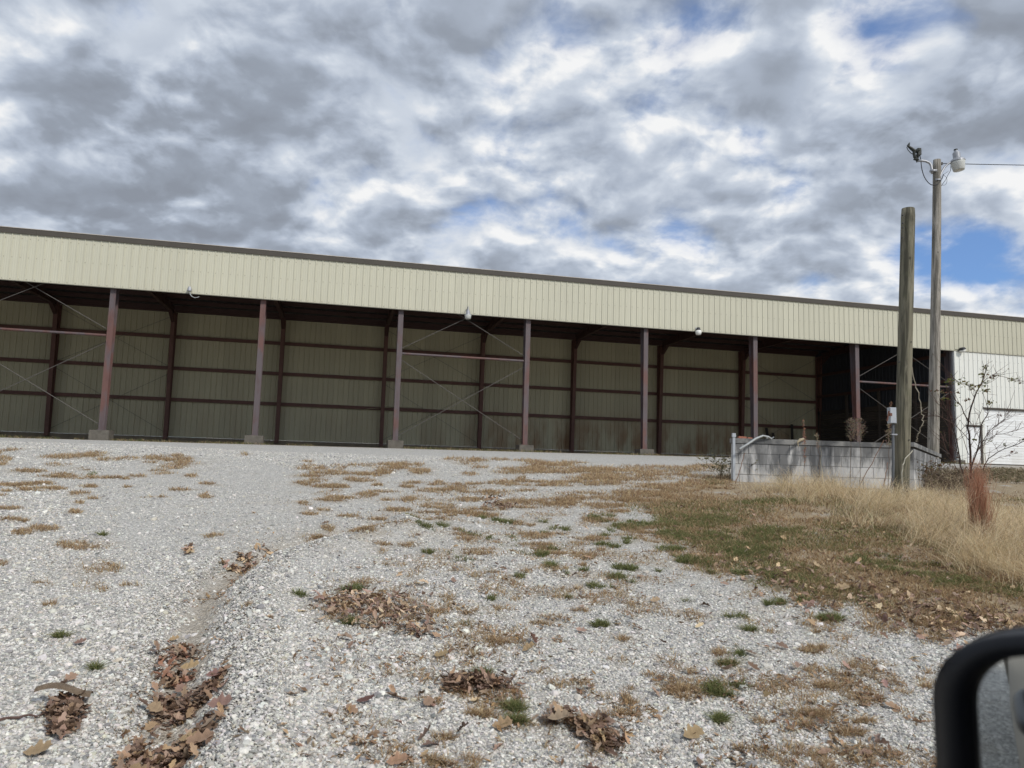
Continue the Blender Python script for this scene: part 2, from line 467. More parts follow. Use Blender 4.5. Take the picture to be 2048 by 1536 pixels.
def to_px(x, y, z=None):
    """photograph pixel of ground points"""
    if z is None: z = base_h(x, y)
    cy, sy = math.cos(PITCH), math.sin(PITCH)
    yc = y * cy + z * sy; zc = -y * sy + z * cy
    u = FPX * x / yc; v = -FPX * zc / yc
    return 1024 + u * _c - v * _s, 768 + u * _s + v * _c


GULLY = np.array([ground_px(*p) for p in [(745, 1058), (600, 1088), (490, 1115), (430, 1160), (405, 1205), (385, 1260), (365, 1340), (355, 1400), (335, 1480), (300, 1536), (290, 1600)]])


def seg_dist(x, y, P_):
    best = np.full(np.shape(x), 1e9); sgn = np.zeros(np.shape(x))
    for a, b_ in zip(P_[:-1], P_[1:]):
        d_ = b_ - a; t = np.clip(((x - a[0]) * d_[0] + (y - a[1]) * d_[1]) / (d_ @ d_), 0, 1)
        ex, ey = x - a[0] - t * d_[0], y - a[1] - t * d_[1]; dd = np.hypot(ex, ey)
        s_ = np.sign(d_[0] * ey - d_[1] * ex); up_ = dd < best
        best = np.where(up_, dd, best); sgn = np.where(up_, s_, sgn)
    return best, sgn


def GSIDE(s_): return (s_ > 0) * 1.0


def ground_h(x, y):
    """height of the finished ground above the world origin"""
    x = np.asarray(x, float); y = np.asarray(y, float)
    z = base_h(x, y)
    nn = y * cyw - x * syw
    near = np.clip((32 - nn) / 6, 0, 1)
    z = z + near * ((fbm(x, y, 0.35, 3, 5) - .5) * 0.12 + (fbm(x, y, 1.6, 3, 9) - .5) * 0.035)
    d_, s_ = seg_dist(x, y, GULLY)
    z = z - 0.12 * np.exp(-(d_ / 0.18) ** 2) + 0.10 * np.exp(-((d_ - 0.36) / 0.22) ** 2) * GSIDE(s_)
    return z + CZ


# sparse and dense plant patches: ellipses (centre x, y, half width, half height in photograph pixels, kind)
TAN = [(20, 903, 20, 2), (145, 914, 62, 4), (190, 911, 25, 3), (115, 929, 25, 3), (10, 918, 15, 5), (60, 941, 35, 3), (150, 953, 55, 4), (30, 970, 40, 4),
       (80, 967, 30, 3), (75, 980, 45, 5), (110, 977, 25, 4), (175, 971, 18, 3), (160, 990, 25, 4), (185, 999, 12, 2), (260, 919, 20, 2), (310, 917, 25, 4),
       (355, 920, 30, 5), (350, 931, 30, 4), (300, 926, 15, 2), (275, 947, 14, 3), (383, 947, 13, 3), (412, 995, 15, 4), (255, 973, 8, 2), (90, 1060, 30, 6),
       (165, 1093, 50, 9), (200, 1130, 45, 9), (180, 1155, 25, 4), (20, 1042, 20, 4), (45, 1045, 15, 3), (150, 1028, 14, 4), (488, 907, 9, 2),
       (660, 943, 45, 5), (722, 944, 20, 4), (770, 941, 20, 4), (840, 941, 22, 6), (720, 957, 33, 5), (637, 960, 20, 4), (680, 972, 15, 3), (755, 968, 12, 3),
       (815, 972, 17, 3), (877, 963, 8, 2), (890, 979, 60, 5), (735, 990, 22, 5), (830, 1000, 30, 7), (870, 1013, 42, 7), (930, 1023, 20, 6), (950, 922, 18, 4),
       (905, 921, 20, 3), (1000, 921, 20, 3), (1055, 922, 30, 4), (960, 934, 20, 3), (940, 948, 20, 4), (670, 930, 15, 2), (800, 933, 20, 2), (615, 921, 12, 2),
       (1050, 943, 60, 6), (1100, 930, 50, 3), (1150, 940, 100, 7), (1300, 938, 140, 7), (1250, 955, 110, 7), (1150, 966, 110, 6), (1250, 990, 130, 10),
       (1100, 1003, 60, 7), (1350, 975, 100, 9), (1360, 1000, 100, 16), (1420, 962, 60, 12), (1010, 965, 40, 5), (1180, 1010, 70, 6), (980, 985, 30, 4),
       (745, 1225, 110, 45), (950, 1375, 60, 26), (1130, 1440, 50, 20), (1190, 1480, 60, 25), (840, 1395, 18, 12), (1150, 1190, 30, 8), (1010, 1290, 50, 9),
       (930, 1520, 30, 18), (700, 1170, 60, 8), (820, 1150, 20, 8), (580, 1448, 1, 1)]
GREEN = [(1400, 1045, 90, 13.9), (1470, 1075, 110, 13.9), (1560, 1062, 60, 8), (1540, 1005, 60, 6), (1820, 1140, 110, 13.9), (1930, 1168, 70, 13.9), (1740, 1120, 60, 12), (1650, 1150, 50, 9), (1480, 1100, 70, 12), (1360, 1070, 50, 10), (2040, 1180, 60, 13),
         (1110, 1100, 25, 6), (1060, 1112, 22, 7), (1010, 1045, 20, 5), (825, 1046, 12, 4), (885, 1055, 12, 5), (850, 1064, 18, 4), (875, 1072, 10, 5), (1210, 1036, 22, 7),
         (1245, 1058, 28, 12), (1290, 1050, 30, 6), (1120, 1058, 20, 4), (1340, 1100, 30, 5), (1380, 1125, 50, 12), (1450, 1140, 40, 12), (1250, 1140, 25, 5),
         (1190, 1180, 18, 6), (600, 1197, 14, 5), (705, 1185, 25, 8), (1480, 1312, 28, 11), (1455, 1332, 16, 9), (1450, 1385, 40, 12), (1440, 1440, 12, 8), (700, 1255, 16, 6),
         (1030, 1415, 20, 7), (1035, 1440, 18, 6), (965, 1350, 14, 4), (978, 1210, 12, 4), (935, 1260, 12, 5), (1140, 1205, 16, 4), (1200, 1260, 18, 5), (1430, 965, 22, 6),
         (205, 1073, 8, 3), (120, 1272, 14, 5), (190, 1340, 10, 5), (1555, 1210, 20, 6), (1605, 1205, 15, 6), (1010, 1100, 16, 5), (1660, 1240, 25, 7), (185, 946, 10, 3), (1085, 1115, 14, 5)]


_r = random.Random(21)
for _i in range(150): TAN.append((_r.uniform(600, 1480), 925 + 190 * _r.random() ** 1.3, _r.uniform(8, 42), _r.uniform(1.5, 5)))
for _i in range(130):
    _y = _r.uniform(1060, 1520); TAN.append((_r.uniform(780, 1900), _y, _r.uniform(8, 34), _r.uniform(2.5, 8)))
for _i in range(26): TAN.append((_r.uniform(-40, 420), _r.uniform(905, 1010), _r.uniform(6, 30), _r.uniform(1.2, 3)))
for _i in range(14): TAN.append((_r.uniform(-20, 520), _r.uniform(1020, 1250), _r.uniform(8, 28), _r.uniform(2, 6)))
for _i in range(46):
    _x = _r.uniform(830, 1560); GREEN.append((_x, _r.uniform(1030, 1180) + max(0, _x - 1300) * .5, _r.uniform(6, 18), _r.uniform(2, 6)))


def ell(px, py, L):
    r = np.zeros(np.shape(px))
    for cx, cy, rx, ry in L:
        q_ = ((px - cx) / (rx * 1.25)) ** 2 + ((py - cy) / (ry * 1.35)) ** 2
        r = np.maximum(r, np.clip(1.5 - q_, 0, 1))
    return r


def verge(px, py):
    """the grassy bank on the right, in photograph pixels"""
    bx = np.array([1180, 1300, 1330, 1480, 1700, 1900, 2048, 2600]); by = np.array([1003, 1015, 1075, 1160, 1225, 1265, 1290, 1340])
    edge_ = np.interp(px, bx, by) + 26 * np.sin(px / 37.0 + py / 23.0) * np.sin(px / 83.0)
    top_ = np.interp(px, [1180, 1300, 1460, 2600], [985, 970, 940, 920])
    a = np.clip((edge_ - py) / 60 + 0.5, 0, 1) * np.clip((py - top_) / 10, 0, 1)
    return a * np.clip((px - 1190) / 120, 0, 1)


def masks(x, y):
    px, py = to_px(x, y); ok = (y > 2)
    jx = (fbm(x, y, 2.2, 3, 31) - .5) * 46; jy = (fbm(x, y, 2.2, 3, 47) - .5) * 46 * np.clip((py - 900) / 300, .05, 1)
    px2, py2 = px + jx, py + jy
    t = ell(px2, py2, TAN) * ok; g = ell(px2, py2, GREEN) * ok; v = verge(px2, py2 + jy) * ok
    nn = y * cyw - x * syw
    t = np.maximum(t, 0.8 * np.clip((fbm(x, y, 1.3, 4, 77) - .44) * 9, 0, 1) * np.clip(1 - np.abs(nn - 33.1) / .7, 0, 1))
    return t, g, v

# ------------------------------------------------------------------ ground sheet
def grow(start, end, step, k=1.22):
    r = [start]
    sgn = 1 if end > start else -1
    while (end - r[-1]) * sgn > step:
        r.append(r[-1] + sgn * step); step *= k
    r.append(end); return r[1:]


xs = np.array(grow(-18, -600, 0.2)[::-1] + list(np.arange(-18, 24.01, 0.12)) + grow(24, 600, 0.2))
ys = np.array(grow(1.2, -300, 0.2)[::-1] + list(np.arange(1.2, 17, 0.08)) + list(np.arange(17, 38, 0.12)) + grow(38, 900, 0.2))
GX, GY = np.meshgrid(xs, ys); gx, gy = GX.ravel(), GY.ravel()
mt, mg, mv = masks(gx, gy)
gnn = gy * cyw - gx * syw
soil = np.clip(np.maximum(mt * 0.42, mg * 0.4), 0, 1)
soil = np.maximum(soil, mv * np.clip((fbm(gx, gy, 2.6, 4, 3) - .22) * 7, 0.2, 1))
soil = np.maximum(soil, np.clip((gnn - 32.95 - (fbm(gx, gy, .6, 3, 12) - .5) * 1.6) / 0.35, 0, 1))
dq, _q = seg_dist(gx, gy, GULLY); soil = np.maximum(soil, 0.55 * np.exp(-(dq / .16) ** 2))
scat = np.clip((fbm(gx, gy, 3.1, 4, 21) - .54) * 6, 0, 1)
gpx, gpy = to_px(gx, gy)
sparse = np.clip((gpx - 620 - 0.0 * gpy) / 260, 0, 1) * np.clip((gpy - 985) / 30, 0, 1) * (gy > 2)
soil = np.maximum(soil, scat * sparse * 0.7)
nx_, ny_ = len(xs), len(ys)
idx = np.arange(nx_ * ny_).reshape(ny_, nx_)
F = np.stack([idx[:-1, :-1], idx[:-1, 1:], idx[1:, 1:], idx[1:, :-1]], -1).reshape(-1, 4)
me = npmesh('gravel_yard', np.stack([gx, gy, ground_h(gx, gy)], 1), F, M['ground'], smooth=True)
at_ = me.attributes.new('soil', 'FLOAT', 'POINT'); at_.data.foreach_set('value', soil.astype(np.float32))
link('ground', me, kind='structure')


def at(X, Y, D):
    """point at forward distance D behind a photograph pixel"""
    r = ray(X, Y); r = r * (D / r[1]); return Vector((r[0], r[1], r[2] + CZ))


def gz(x, y): return float(ground_h(np.array([x]), np.array([y]))[0])


# ------------------------------------------------------------------ open-fronted shed
BAY, I0, I1, IE = 6.096, -3, 7, 11
X0w, Y0w = -17.1116, 30.7483
FL = 0.55                                    # floor level of the buildings over the eye
HF, HT, HP, DEP = 6.26, 8.47, 0.22, 12.0
shed = thing('open_shed', 'long open fronted steel shed with cream metal fascia and red posts behind the gravel yard', 'shed', (X0w, Y0w, CZ + FL), (0, 0, YAW))
ware = thing('warehouse', 'enclosed end of the metal building with white siding and roll up door, far right', 'warehouse', (X0w + 7 * BAY * cyw, Y0w + 7 * BAY * syw, CZ + FL), (0, 0, YAW))
FOOT = 0.3048


_fx, _fy = np.meshgrid(np.arange(I0 * BAY, 7 * BAY + .1, .6), np.array([0.35, .8, 1.5, 2.5, 4, 6, 8, 10, 11.9])); _fx, _fy = _fx.ravel(), _fy.ravel(); _fy = _fy + (_fy < .5) * (fbm(_fx, _fy, .9, 3, 4) - .5) * .6
_wx, _wy = X0w + _fx * cyw - _fy * syw, Y0w + _fx * syw + _fy * cyw; _n = len(np.arange(I0 * BAY, 7 * BAY + .1, .6)); _ii = np.arange(_n * 9).reshape(9, _n)
link('shed_floor', npmesh('shed_floor', np.stack([_wx, _wy, ground_h(_wx, _wy) + .006], 1), np.stack([_ii[:-1, :-1], _ii[:-1, 1:], _ii[1:, 1:], _ii[1:, :-1]], -1).reshape(-1, 4), M['dirt'], smooth=True), kind='structure')


def ribbed(w0, w1, l0, l1, out=-1, screws=(), th=0.0):
    """ribbed sheet in the xz plane from x=w0..w1 (ribs every foot), ribs towards out*y; second material for the screws"""
    mb = MB(); pr = [(w0, 0)]
    k = math.floor(w0 / FOOT + 1e-6)
    while k * FOOT < w1 - 1e-6:
        c_ = k * FOOT
        for dx, h_ in ((0.0, 0), (0.018, 0.03), (0.042, 0.03), (0.06, 0), (0.125, 0), (0.135, 0.005), (0.155, 0.005), (0.165, 0), (0.205, 0), (0.215, 0.005), (0.235, 0.005), (0.245, 0)):
            x_ = c_ + dx
            if w0 + 1e-4 < x_ < w1 - 1e-4: pr.append((x_, h_))
        k += 1
    pr.append((w1, 0)); pr.append((w1 + .012, -.004))
    mb.prism([(x_, out * h_, 0) for x_, h_ in pr], (0, 0, l0), (0, 0, l1), closed=False)
    if screws:
        mb.cm = 1; k = math.floor(w0 / FOOT + 1e-6)
        while k * FOOT < w1 - 0.1:
            x_ = k * FOOT + 0.085
            for z_ in screws:
                if x_ > w0: mb.box((x_, out * 0.004, z_), (0.022, 0.01, 0.022))
            k += 1
        mb.cm = 0
    return mb


PW = 3 * FOOT
# fascia: sheets three feet wide, one object each
fas = ribbed(0.0015, PW - 0.0015, HF, HT - 0.15, -1, (6.33, 7.25, 8.05)).mesh('fascia_panel', [M['cream'], M['screw']])
n0 = int(round(I0 * BAY / PW)); n7 = 46
for k in range(n0, 66):
    par, off = (shed, 0) if k < 46.5 else (ware, 7 * BAY)
    link('fascia_panel', fas, par, (k * PW - off, -0.15 - random.uniform(0, 0.001), 0))
for par, xa, xb in ((shed, I0 * BAY, 7 * BAY + 0.3), (ware, 0.304, 66 * PW - 7 * BAY)):
    t_ = MB()
    for s0 in np.arange(xa, xb, 3.05):
        s1 = min(s0 + 3.046, xb); dz = random.uniform(-.004, .004)
        t_.prism([(0, -0.20, HT - 0.235 + dz), (0, -0.215, HT - 0.225 + dz), (0, -0.235, HT - 0.03 + dz), (0, -0.20, HT - 0.012 + dz), (0, -0.155, HT - 0.03 + dz), (0, -0.155, HT - 0.22 + dz)], (s0, 0, 0), (s1, 0, 0))
    part('eave_trim', t_, M['trim'], par)
    part('roof_edge', MB().prism([(0, -0.25, HT - 0.012), (0, -0.25, HT + 0.014), (0, 0.1, HT + 0.018), (0, 0.1, HT - 0.01)], (xa, 0, 0), (xb, 0, 0)), M['drip'], par)
    part('bottom_trim', MB().prism([(0, -0.185, HF - 0.02), (0, -0.185, HF + 0.006), (0, -0.12, HF + 0.006), (0, -0.12, HF - 0.02)], (xa, 0, 0), (xb, 0, 0)), M['screw'], par)

# roof sheets, purlins
RZ0, RZ1 = HT - 0.02, 7.86
tilt = math.atan2(RZ0 - RZ1, DEP + 0.45)
rl = math.hypot(DEP + 0.45, RZ0 - RZ1)
roofm = ribbed(0, PW - 0.001, 0, rl, 1).mesh('roof_panel', M['roof'])
for k in range(n0, 66):
    par, off = (shed, 0) if k < 46.5 else (ware, 7 * BAY)
    link('roof_panel', roofm, par, (k * PW - off, -0.2, RZ0), (math.radians(-90) - tilt, 0, 0))
for q_ in range(9):
    y_ = 0.35 + q_ * 1.42; z_ = RZ0 - (y_ + .2) * math.tan(tilt) - 0.02
    prof = [(0, y_ - .06, z_), (0, y_, z_), (0, y_ + .004, z_ - .19), (0, y_ + .06, z_ - .19), (0, y_ + .06, z_ - .20), (0, y_ - .004, z_ - .20), (0, y_ - .008, z_ - .008), (0, y_ - .06, z_ - .008)]
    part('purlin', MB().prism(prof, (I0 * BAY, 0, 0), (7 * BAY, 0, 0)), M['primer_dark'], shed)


def tapered(z0, z1, w, yf0, yf1, yb0, yb1, fl=0.012):
    """tapered I column: front flange line yf, rear flange line yb at bottom and top"""
    mb = MB()
    def slab(xa, xb, ya0, ya1, yb0_, yb1_):
        v = [(xa, ya0, z0), (xb, ya0, z0), (xb, yb0_, z0), (xa, yb0_, z0), (xa, ya1, z1), (xb, ya1, z1), (xb, yb1_, z1), (xa, yb1_, z1)]
        mb.add(v, [(0, 3, 2, 1), (4, 5, 6, 7), (0, 1, 5, 4), (1, 2, 6, 5), (2, 3, 7, 6), (3, 0, 4, 7)])
    slab(-w / 2, w / 2, yf0, yf1, yf0 + fl, yf1 + fl)
    slab(-.005, .005, yf0 + fl, yf1 + fl, yb0 - fl, yb1 - fl)
    slab(-w / 2, w / 2, yb0 - fl, yb1 - fl, yb0, yb1)
    return mb


colm = tapered(HP, 8.1, 0.23, 0, 0, 0.26, 0.52)
colm.box((0, 0.13, HP + .012), (0.34, 0.40, 0.024)); colm.box((0, 0.26, 7.36), (0.2, 0.5, 0.02))
front_col = colm.mesh('front_column', M['primer'])
bcol = tapered(0.1, 7.5, 0.22, 11.62, 11.30, 11.93, 11.93)
bcol.box((0, 11.6, 7.4), (0.22, .66, 0.014)); bcol.box((0, 11.8, .11), (0.3, 0.42, 0.02))
M['girtred'] = simple('girt_primer', (0.14, 0.065, 0.048), 0.65, 0, .2, 3)
back_col = bcol.mesh('back_column', M['girtred'])
rf = MB()
ya, yb = 0.5, 11.35
for (x0_, x1_, A_, B_) in ((-.10, .10, (7.36, 7.372), (7.36, 7.372)), (-.005, .005, (7.372, 8.20), (7.372, 7.66)), (-.10, .10, (8.20, 8.212), (7.66, 7.672))):
    v = [(x0_, ya, A_[0]), (x1_, ya, A_[0]), (x1_, ya, A_[1]), (x0_, ya, A_[1]), (x0_, yb, B_[0]), (x1_, yb, B_[0]), (x1_, yb, B_[1]), (x0_, yb, B_[1])]
    rf.add(v, [(0, 1, 2, 3), (7, 6, 5, 4), (0, 4, 5, 1), (1, 5, 6, 2), (2, 6, 7, 3), (3, 7, 4, 0)])
for q_ in (2.2, 4.4, 6.6, 8.8): rf.box((0, q_, 7.6), (0.16, 0.01, .42))
# haunch at the back knee
rf.add([(-.1, 10.4, 7.359), (.1, 10.4, 7.359), (.1, 11.28, 6.86), (-.1, 11.28, 6.86), (-.1, 10.4, 7.345), (.1, 10.4, 7.345), (.1, 11.28, 6.845), (-.1, 11.28, 6.845)],
       [(0, 1, 2, 3), (7, 6, 5, 4), (0, 4, 5, 1), (1, 5, 6, 2), (2, 6, 7, 3), (3, 7, 4, 0)])
rf.add([(-.005, 10.42, 7.36), (.005, 10.42, 7.36), (.005, 11.29, 7.36), (-.005, 11.29, 7.36), (-.005, 11.27, 6.87), (.005, 11.27, 6.87)], [(0, 3, 4), (1, 5, 2), (0, 4, 5, 1)])
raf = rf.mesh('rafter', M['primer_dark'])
girt = MB().prism([(0, 11.935, -.10), (0, 11.935, .10), (0, 12.14, .10), (0, 12.14, .092), (0, 11.943, .092), (0, 11.943, -.092), (0, 12.0, -.092), (0, 12.0, -.10)], (0.006, 0, 0), (BAY - .006, 0, 0)).mesh('girt', M['girtred'])
pier_sz = {0: (.76, .72), 1: (.76, .74), 2: (.70, .74), 3: (.70, .6), 4: (.74, .5)}
for i in range(I0, I1 + 1):
    link('front_column', front_col, shed, (i * BAY, 0, 0))
    link('back_column', back_col, shed, (i * BAY, 0, 0))
    link('rafter', raf, shed, (i * BAY, 0, 0))
    w_ = pier_sz.get(i, (.74, .6))[0]
    pb = MB(); pb.box((0, 0.08, -0.14), (w_, 0.74, 0.72), taper=0.985)
    part('concrete_pier', pb, M['concrete'], shed, (i * BAY, 0, 0), (0, 0, random.uniform(-.02, .02)))
    if i < I1:
        for gz_ in (2.42, 4.24, 6.08):
            link('girt', girt, shed, (i * BAY, 0, gz_))
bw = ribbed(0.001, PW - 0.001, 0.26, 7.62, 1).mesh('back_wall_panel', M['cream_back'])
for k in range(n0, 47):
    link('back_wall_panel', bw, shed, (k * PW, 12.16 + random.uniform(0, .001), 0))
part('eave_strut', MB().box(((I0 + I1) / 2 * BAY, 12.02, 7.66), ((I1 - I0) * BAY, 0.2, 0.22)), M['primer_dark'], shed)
for k in range(I0, I1):
    part('base_curb', MB().box(((k + .5) * BAY, 12.02, -0.12), (BAY - .02, 0.34, 0.74)), M['curb'], shed)


def bar(a, b_, r, seg=6): return MB().tube([a, b_], r, seg)


strut_z = 4.25
for i in (-1, 2, 6, -3):
    xa, xb = i * BAY + .12, (i + 1) * BAY - .12
    st = bar((xa, .13, strut_z), (xb, .13, strut_z), 0.055, 10)
    for x_ in (xa, xb): st.box((x_, .13, strut_z), (0.02, 0.2, 0.28))
    part('strut_pipe', st, M['primer'], shed, smooth=False)
    for (za, zb) in ((.45, strut_z - .3), (strut_z + .25, 7.7)):
        part('brace_rod', bar((xa, .12, za), (xb, .12, zb), .013), M['rod'], shed)
        part('brace_rod', bar((xa, .16, zb), (xb, .16, za), .013), M['rod'], shed)
for i in (-1, 2, 6):
    xa, xb = (i - 0) * BAY + .1, (i + 1) * BAY - .1
    for (za, zb) in ((.5, 3.9), (4.3, 7.3)):
        part('brace_rod', bar((xa, 11.86, za), (xb, 11.86, zb), .009), M['rod'], shed)
        part('brace_rod', bar((xa, 11.89, zb), (xb, 11.89, za), .009), M['rod'], shed)
# end partition towards the enclosed part: dark sheets above, boards below
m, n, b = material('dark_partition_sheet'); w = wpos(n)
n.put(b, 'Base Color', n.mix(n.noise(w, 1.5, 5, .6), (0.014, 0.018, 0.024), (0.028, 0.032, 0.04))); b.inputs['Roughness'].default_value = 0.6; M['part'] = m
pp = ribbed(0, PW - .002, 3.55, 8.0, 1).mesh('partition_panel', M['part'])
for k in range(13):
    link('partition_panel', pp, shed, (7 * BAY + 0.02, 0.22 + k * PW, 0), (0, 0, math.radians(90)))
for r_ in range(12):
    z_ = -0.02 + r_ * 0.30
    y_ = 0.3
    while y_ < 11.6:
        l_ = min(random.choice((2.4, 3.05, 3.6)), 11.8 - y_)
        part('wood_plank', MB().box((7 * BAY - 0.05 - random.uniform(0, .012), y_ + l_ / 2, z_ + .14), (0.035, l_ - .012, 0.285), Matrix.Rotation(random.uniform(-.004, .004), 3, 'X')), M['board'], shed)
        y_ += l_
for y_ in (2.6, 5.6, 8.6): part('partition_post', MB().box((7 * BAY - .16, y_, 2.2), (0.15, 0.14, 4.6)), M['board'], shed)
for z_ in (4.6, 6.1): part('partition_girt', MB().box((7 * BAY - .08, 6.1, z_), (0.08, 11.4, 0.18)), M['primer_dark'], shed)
# left gable wall
gw = ribbed(0, PW - .001, 0.2, 7.9, -1).mesh('end_wall_panel', M['cream'])
for k in range(13): link('end_wall_panel', gw, shed, (I0 * BAY - .05, 12.16 - k * PW, 0), (0, 0, math.radians(-90)))

# ------------------------------------------------------------------ enclosed end
def wpanel(x0, x1, z0, z1):
    part('wall_panel', ribbed(x0, x1, z0, z1, -1, tuple(z for z in (1.5, 2.9, 4.4, 5.8) if z > z0)), [M['white'], M['screw']], ware, (0, -0.145, 0))


wpanel(0.05, 0.62, 0.05, HF - .02)
wpanel(0.63, 1.69, 2.13, HF - .02)
wpanel(1.69, 1.84, 0.05, HF - .02)
for k in range(4): wpanel(1.84 + k * PW, 1.84 + (k + 1) * PW - .002, 3.19, HF - .02)
for k in range(10): wpanel(1.84 + (4 + k) * PW, 1.84 + (5 + k) * PW - .002, 0.05, HF - .02)
part('corner_trim', MB().box((0.02, -.125, 3.13), (.10, .12, 6.22)), M['white'], ware)
part('jamb_flashing', MB().box((-.055, -.02, 3.13), (.045, .2, 6.2)), M['galv'], ware)
part('foundation', MB().box((9.5, 0.1, -.32), (19.2, .62, .70)), M['curb'], ware)
# roll-up door of separate slats
rd = thing_door = link('roll_up_door', MB().prism([(0, -.02, 3.10), (0, -.19, 3.10), (0, -.20, 3.19), (0, -.02, 3.24)], (1.80, 0, 0), (5.54, 0, 0)).mesh('door_header', M['trim']), ware)
sl = MB().prism([(0, 0, 0.0), (0, -.014, .01), (0, -.017, .05), (0, -.010, .075), (0, -.010, .15), (0, -.017, .175), (0, -.019, .28), (0, -.004, .293), (0, 0, .298)], (1.86, 0, 0), (5.48, 0, 0)).mesh('door_slat', M['door_white'])
for k in range(10): link('door_slat', sl, rd, (0, -0.07 - random.uniform(0, .003), 0.07 + k * .3025))
link('bottom_seal', MB().box((3.67, -.08, 0.035), (3.62, .05, .06)).mesh('bottom_seal', M['black']), rd)
for x_ in (1.84, 5.50): link('door_track', MB().box((x_, -.11, 1.58), (.05, .09, 3.1)).mesh('door_track', M['white']), rd)
md = link('entry_door', MB().box((1.14, -.09, 1.06), (.90, .045, 2.04)).mesh('entry_door', M['door_white']), ware)
link('door_frame', MB().box((1.64, -.125, 1.07), (.10, .10, 2.12)).box((1.16, -.14, 2.15), (1.10, .13, .06)).mesh('door_frame', M['trim']), md)
link('door_knob', MB().lathe([(0.0, 0), (.03, .005), (.032, .03), (.0, .05)], 10, (.80, -.115, 1.0), Matrix.Rotation(math.radians(90), 3, 'X')).mesh('door_knob', M['galv']), md)
for k in range(10):
    link('back_wall_panel', bw, ware, (k * PW * 2 + .3, 12.16, 0)); link('back_wall_panel', bw, ware, (k * PW * 2 + .3 + PW, 12.16, 0))
for k in range(13): link('end_wall_panel', gw, ware, (66 * PW - 7 * BAY + .02, -.1 + k * PW, 0), (0, 0, math.radians(90)))

# ------------------------------------------------------------------ lamps on the fascia
def sh(x, y, z):
    return Vector((X0w + x * cyw - y * syw, Y0w + x * syw + y * cyw, CZ + FL + z))


def bucket(root, s=1.0, lens='palelens', cap='galv'):
    part('housing', MB().lathe([(0.02, .30 * s), (.05 * s, .30 * s), (.055 * s, .25 * s), (.095 * s, .23 * s), (.11 * s, .10 * s), (.16 * s, .085 * s), (.165 * s, .06 * s), (.02, .058 * s)], 18), M[cap], root, smooth=False)
    part('lens', MB().lathe([(.155 * s, .057 * s), (.16 * s, .03 * s), (.135 * s, -.12 * s), (.10 * s, -.145 * s), (0.02, -.15 * s)], 18), M[lens], root, smooth=True)


M['palelens'] = simple('frosted_lens', (0.52, 0.53, 0.50), 0.35, 0, .06, 20)
M['whitelens'] = simple('white_lens', (0.74, 0.74, 0.70), 0.3, 0, .05, 20)
L = thing('security_lamp', 'pale bucket shaped yard lamp hanging from the cream fascia above the braced middle bay', 'lamp', sh(15.26, -0.40, 6.13), (0, 0, YAW), 'lamps along the fascia')
bucket(L, 1.0)
part('arm', MB().tube([(0, .22, .30), (0, .17, .42), (0, .08, .47), (0, -.02, .42), (0, -.03, .30)], .018, 8).box((0, .235, .30), (.09, .02, .16)), M['galv'], L)
L = thing('security_lamp', 'small white globe lamp with black cap on the fascia edge, right of the middle bays', 'lamp', sh(27.06, -0.36, 6.12), (0, 0, YAW), 'lamps along the fascia')
part('housing', MB().lathe([(.02, .32), (.075, .31), (.10, .22), (.13, .17), (.02, .165)], 16), M['black'], L)
part('lens', MB().lathe([(.125, .164), (.155, .10), (.15, .02), (.115, -.06), (.03, -.075)], 16), M['whitelens'], L, smooth=True)
part('bracket', MB().box((0, .11, .27), (.06, .2, .05)).box((0, .2, .27), (.12, .02, .14)), M['galv'], L)
L = thing('security_lamp', 'broken lamp bracket with no lens and a loose hanging loop, left end of the fascia', 'lamp', sh(3.06, -0.27, 6.38), (0, 0, YAW), 'lamps along the fascia')
part('housing', MB().lathe([(.02, .17), (.05, .16), (.09, .06), (.10, -.03), (.06, -.04)], 14), M['galv'], L)
part('bracket', MB().box((0, .09, .05), (.1, .08, .12)), M['galv'], L)
part('arm', MB().tube([(0.02, -.02, -.04), (.05, -.03, -.18), (.12, -.04, -.27), (.24, -.04, -.32), (.36, -.03, -.29), (.42, -.02, -.25)], .016, 8), M['palepipe'], L)
L = thing('security_lamp', 'black topped wall lamp with white lens at the top corner of the white siding', 'lamp', sh(43.09, -0.30, 6.30), (0, 0, YAW), 'lamps along the fascia')
part('housing', MB().lathe([(.02, .16), (.12, .15), (.17, .08), (.18, .02), (.02, .015)], 16, rot=Matrix.Rotation(-.25, 3, 'Y')), M['black'], L)
part('lens', MB().lathe([(.165, .01), (.16, -.05), (.11, -.12), (.03, -.13)], 16, rot=Matrix.Rotation(-.25, 3, 'Y')), M['whitelens'], L, smooth=True)
part('bracket', MB().box((0, .09, .08), (.08, .13, .08)), M['black'], L)
part('cable', MB().tube([(-.1, .12, .05), (-.25, .13, .03), (-.42, .13, .05)], .009, 6), M['black'], L)

# loose sticks lying on the back girt, boards leaning inside
lb = MB().tube([sh(11.25, 11.86, 2.36), sh(12.4, 11.84, 2.50), sh(13.6, 11.86, 2.55), sh(14.6, 11.88, 2.55)], [.012, .02, .022, .015], 6)
lb.tube([sh(11.0, 11.80, 2.30), sh(12.2, 11.80, 2.46), sh(13.2, 11.86, 2.54)], [.01, .016, .014], 6)
tag(part('long_stick', lb, M['palewood'], None), 'pale long sticks lying on the lowest girt of the shed back wall', 'stick')
for q_, (x_, l_, a_) in enumerate(((38.6, 2.3, .22), (39.0, 2.0, .28), (40.2, 2.6, .16))):
    o = part('leaning_board', MB().box((0, 0, l_ / 2), (.2, .035, l_)), M['board'], None, sh(x_, 11.4 - .1 * q_, 0.02), (-a_, .05 * q_, YAW + .04 * q_))
    tag(o, ('dark board leaning on the shed back wall near the corner, leftmost of three', 'shortest dark board leaning in the dark shed corner, middle of three', 'tallest dark board leaning in the dark shed corner beside the partition')[q_], 'board', 'boards leaning in the shed corner')

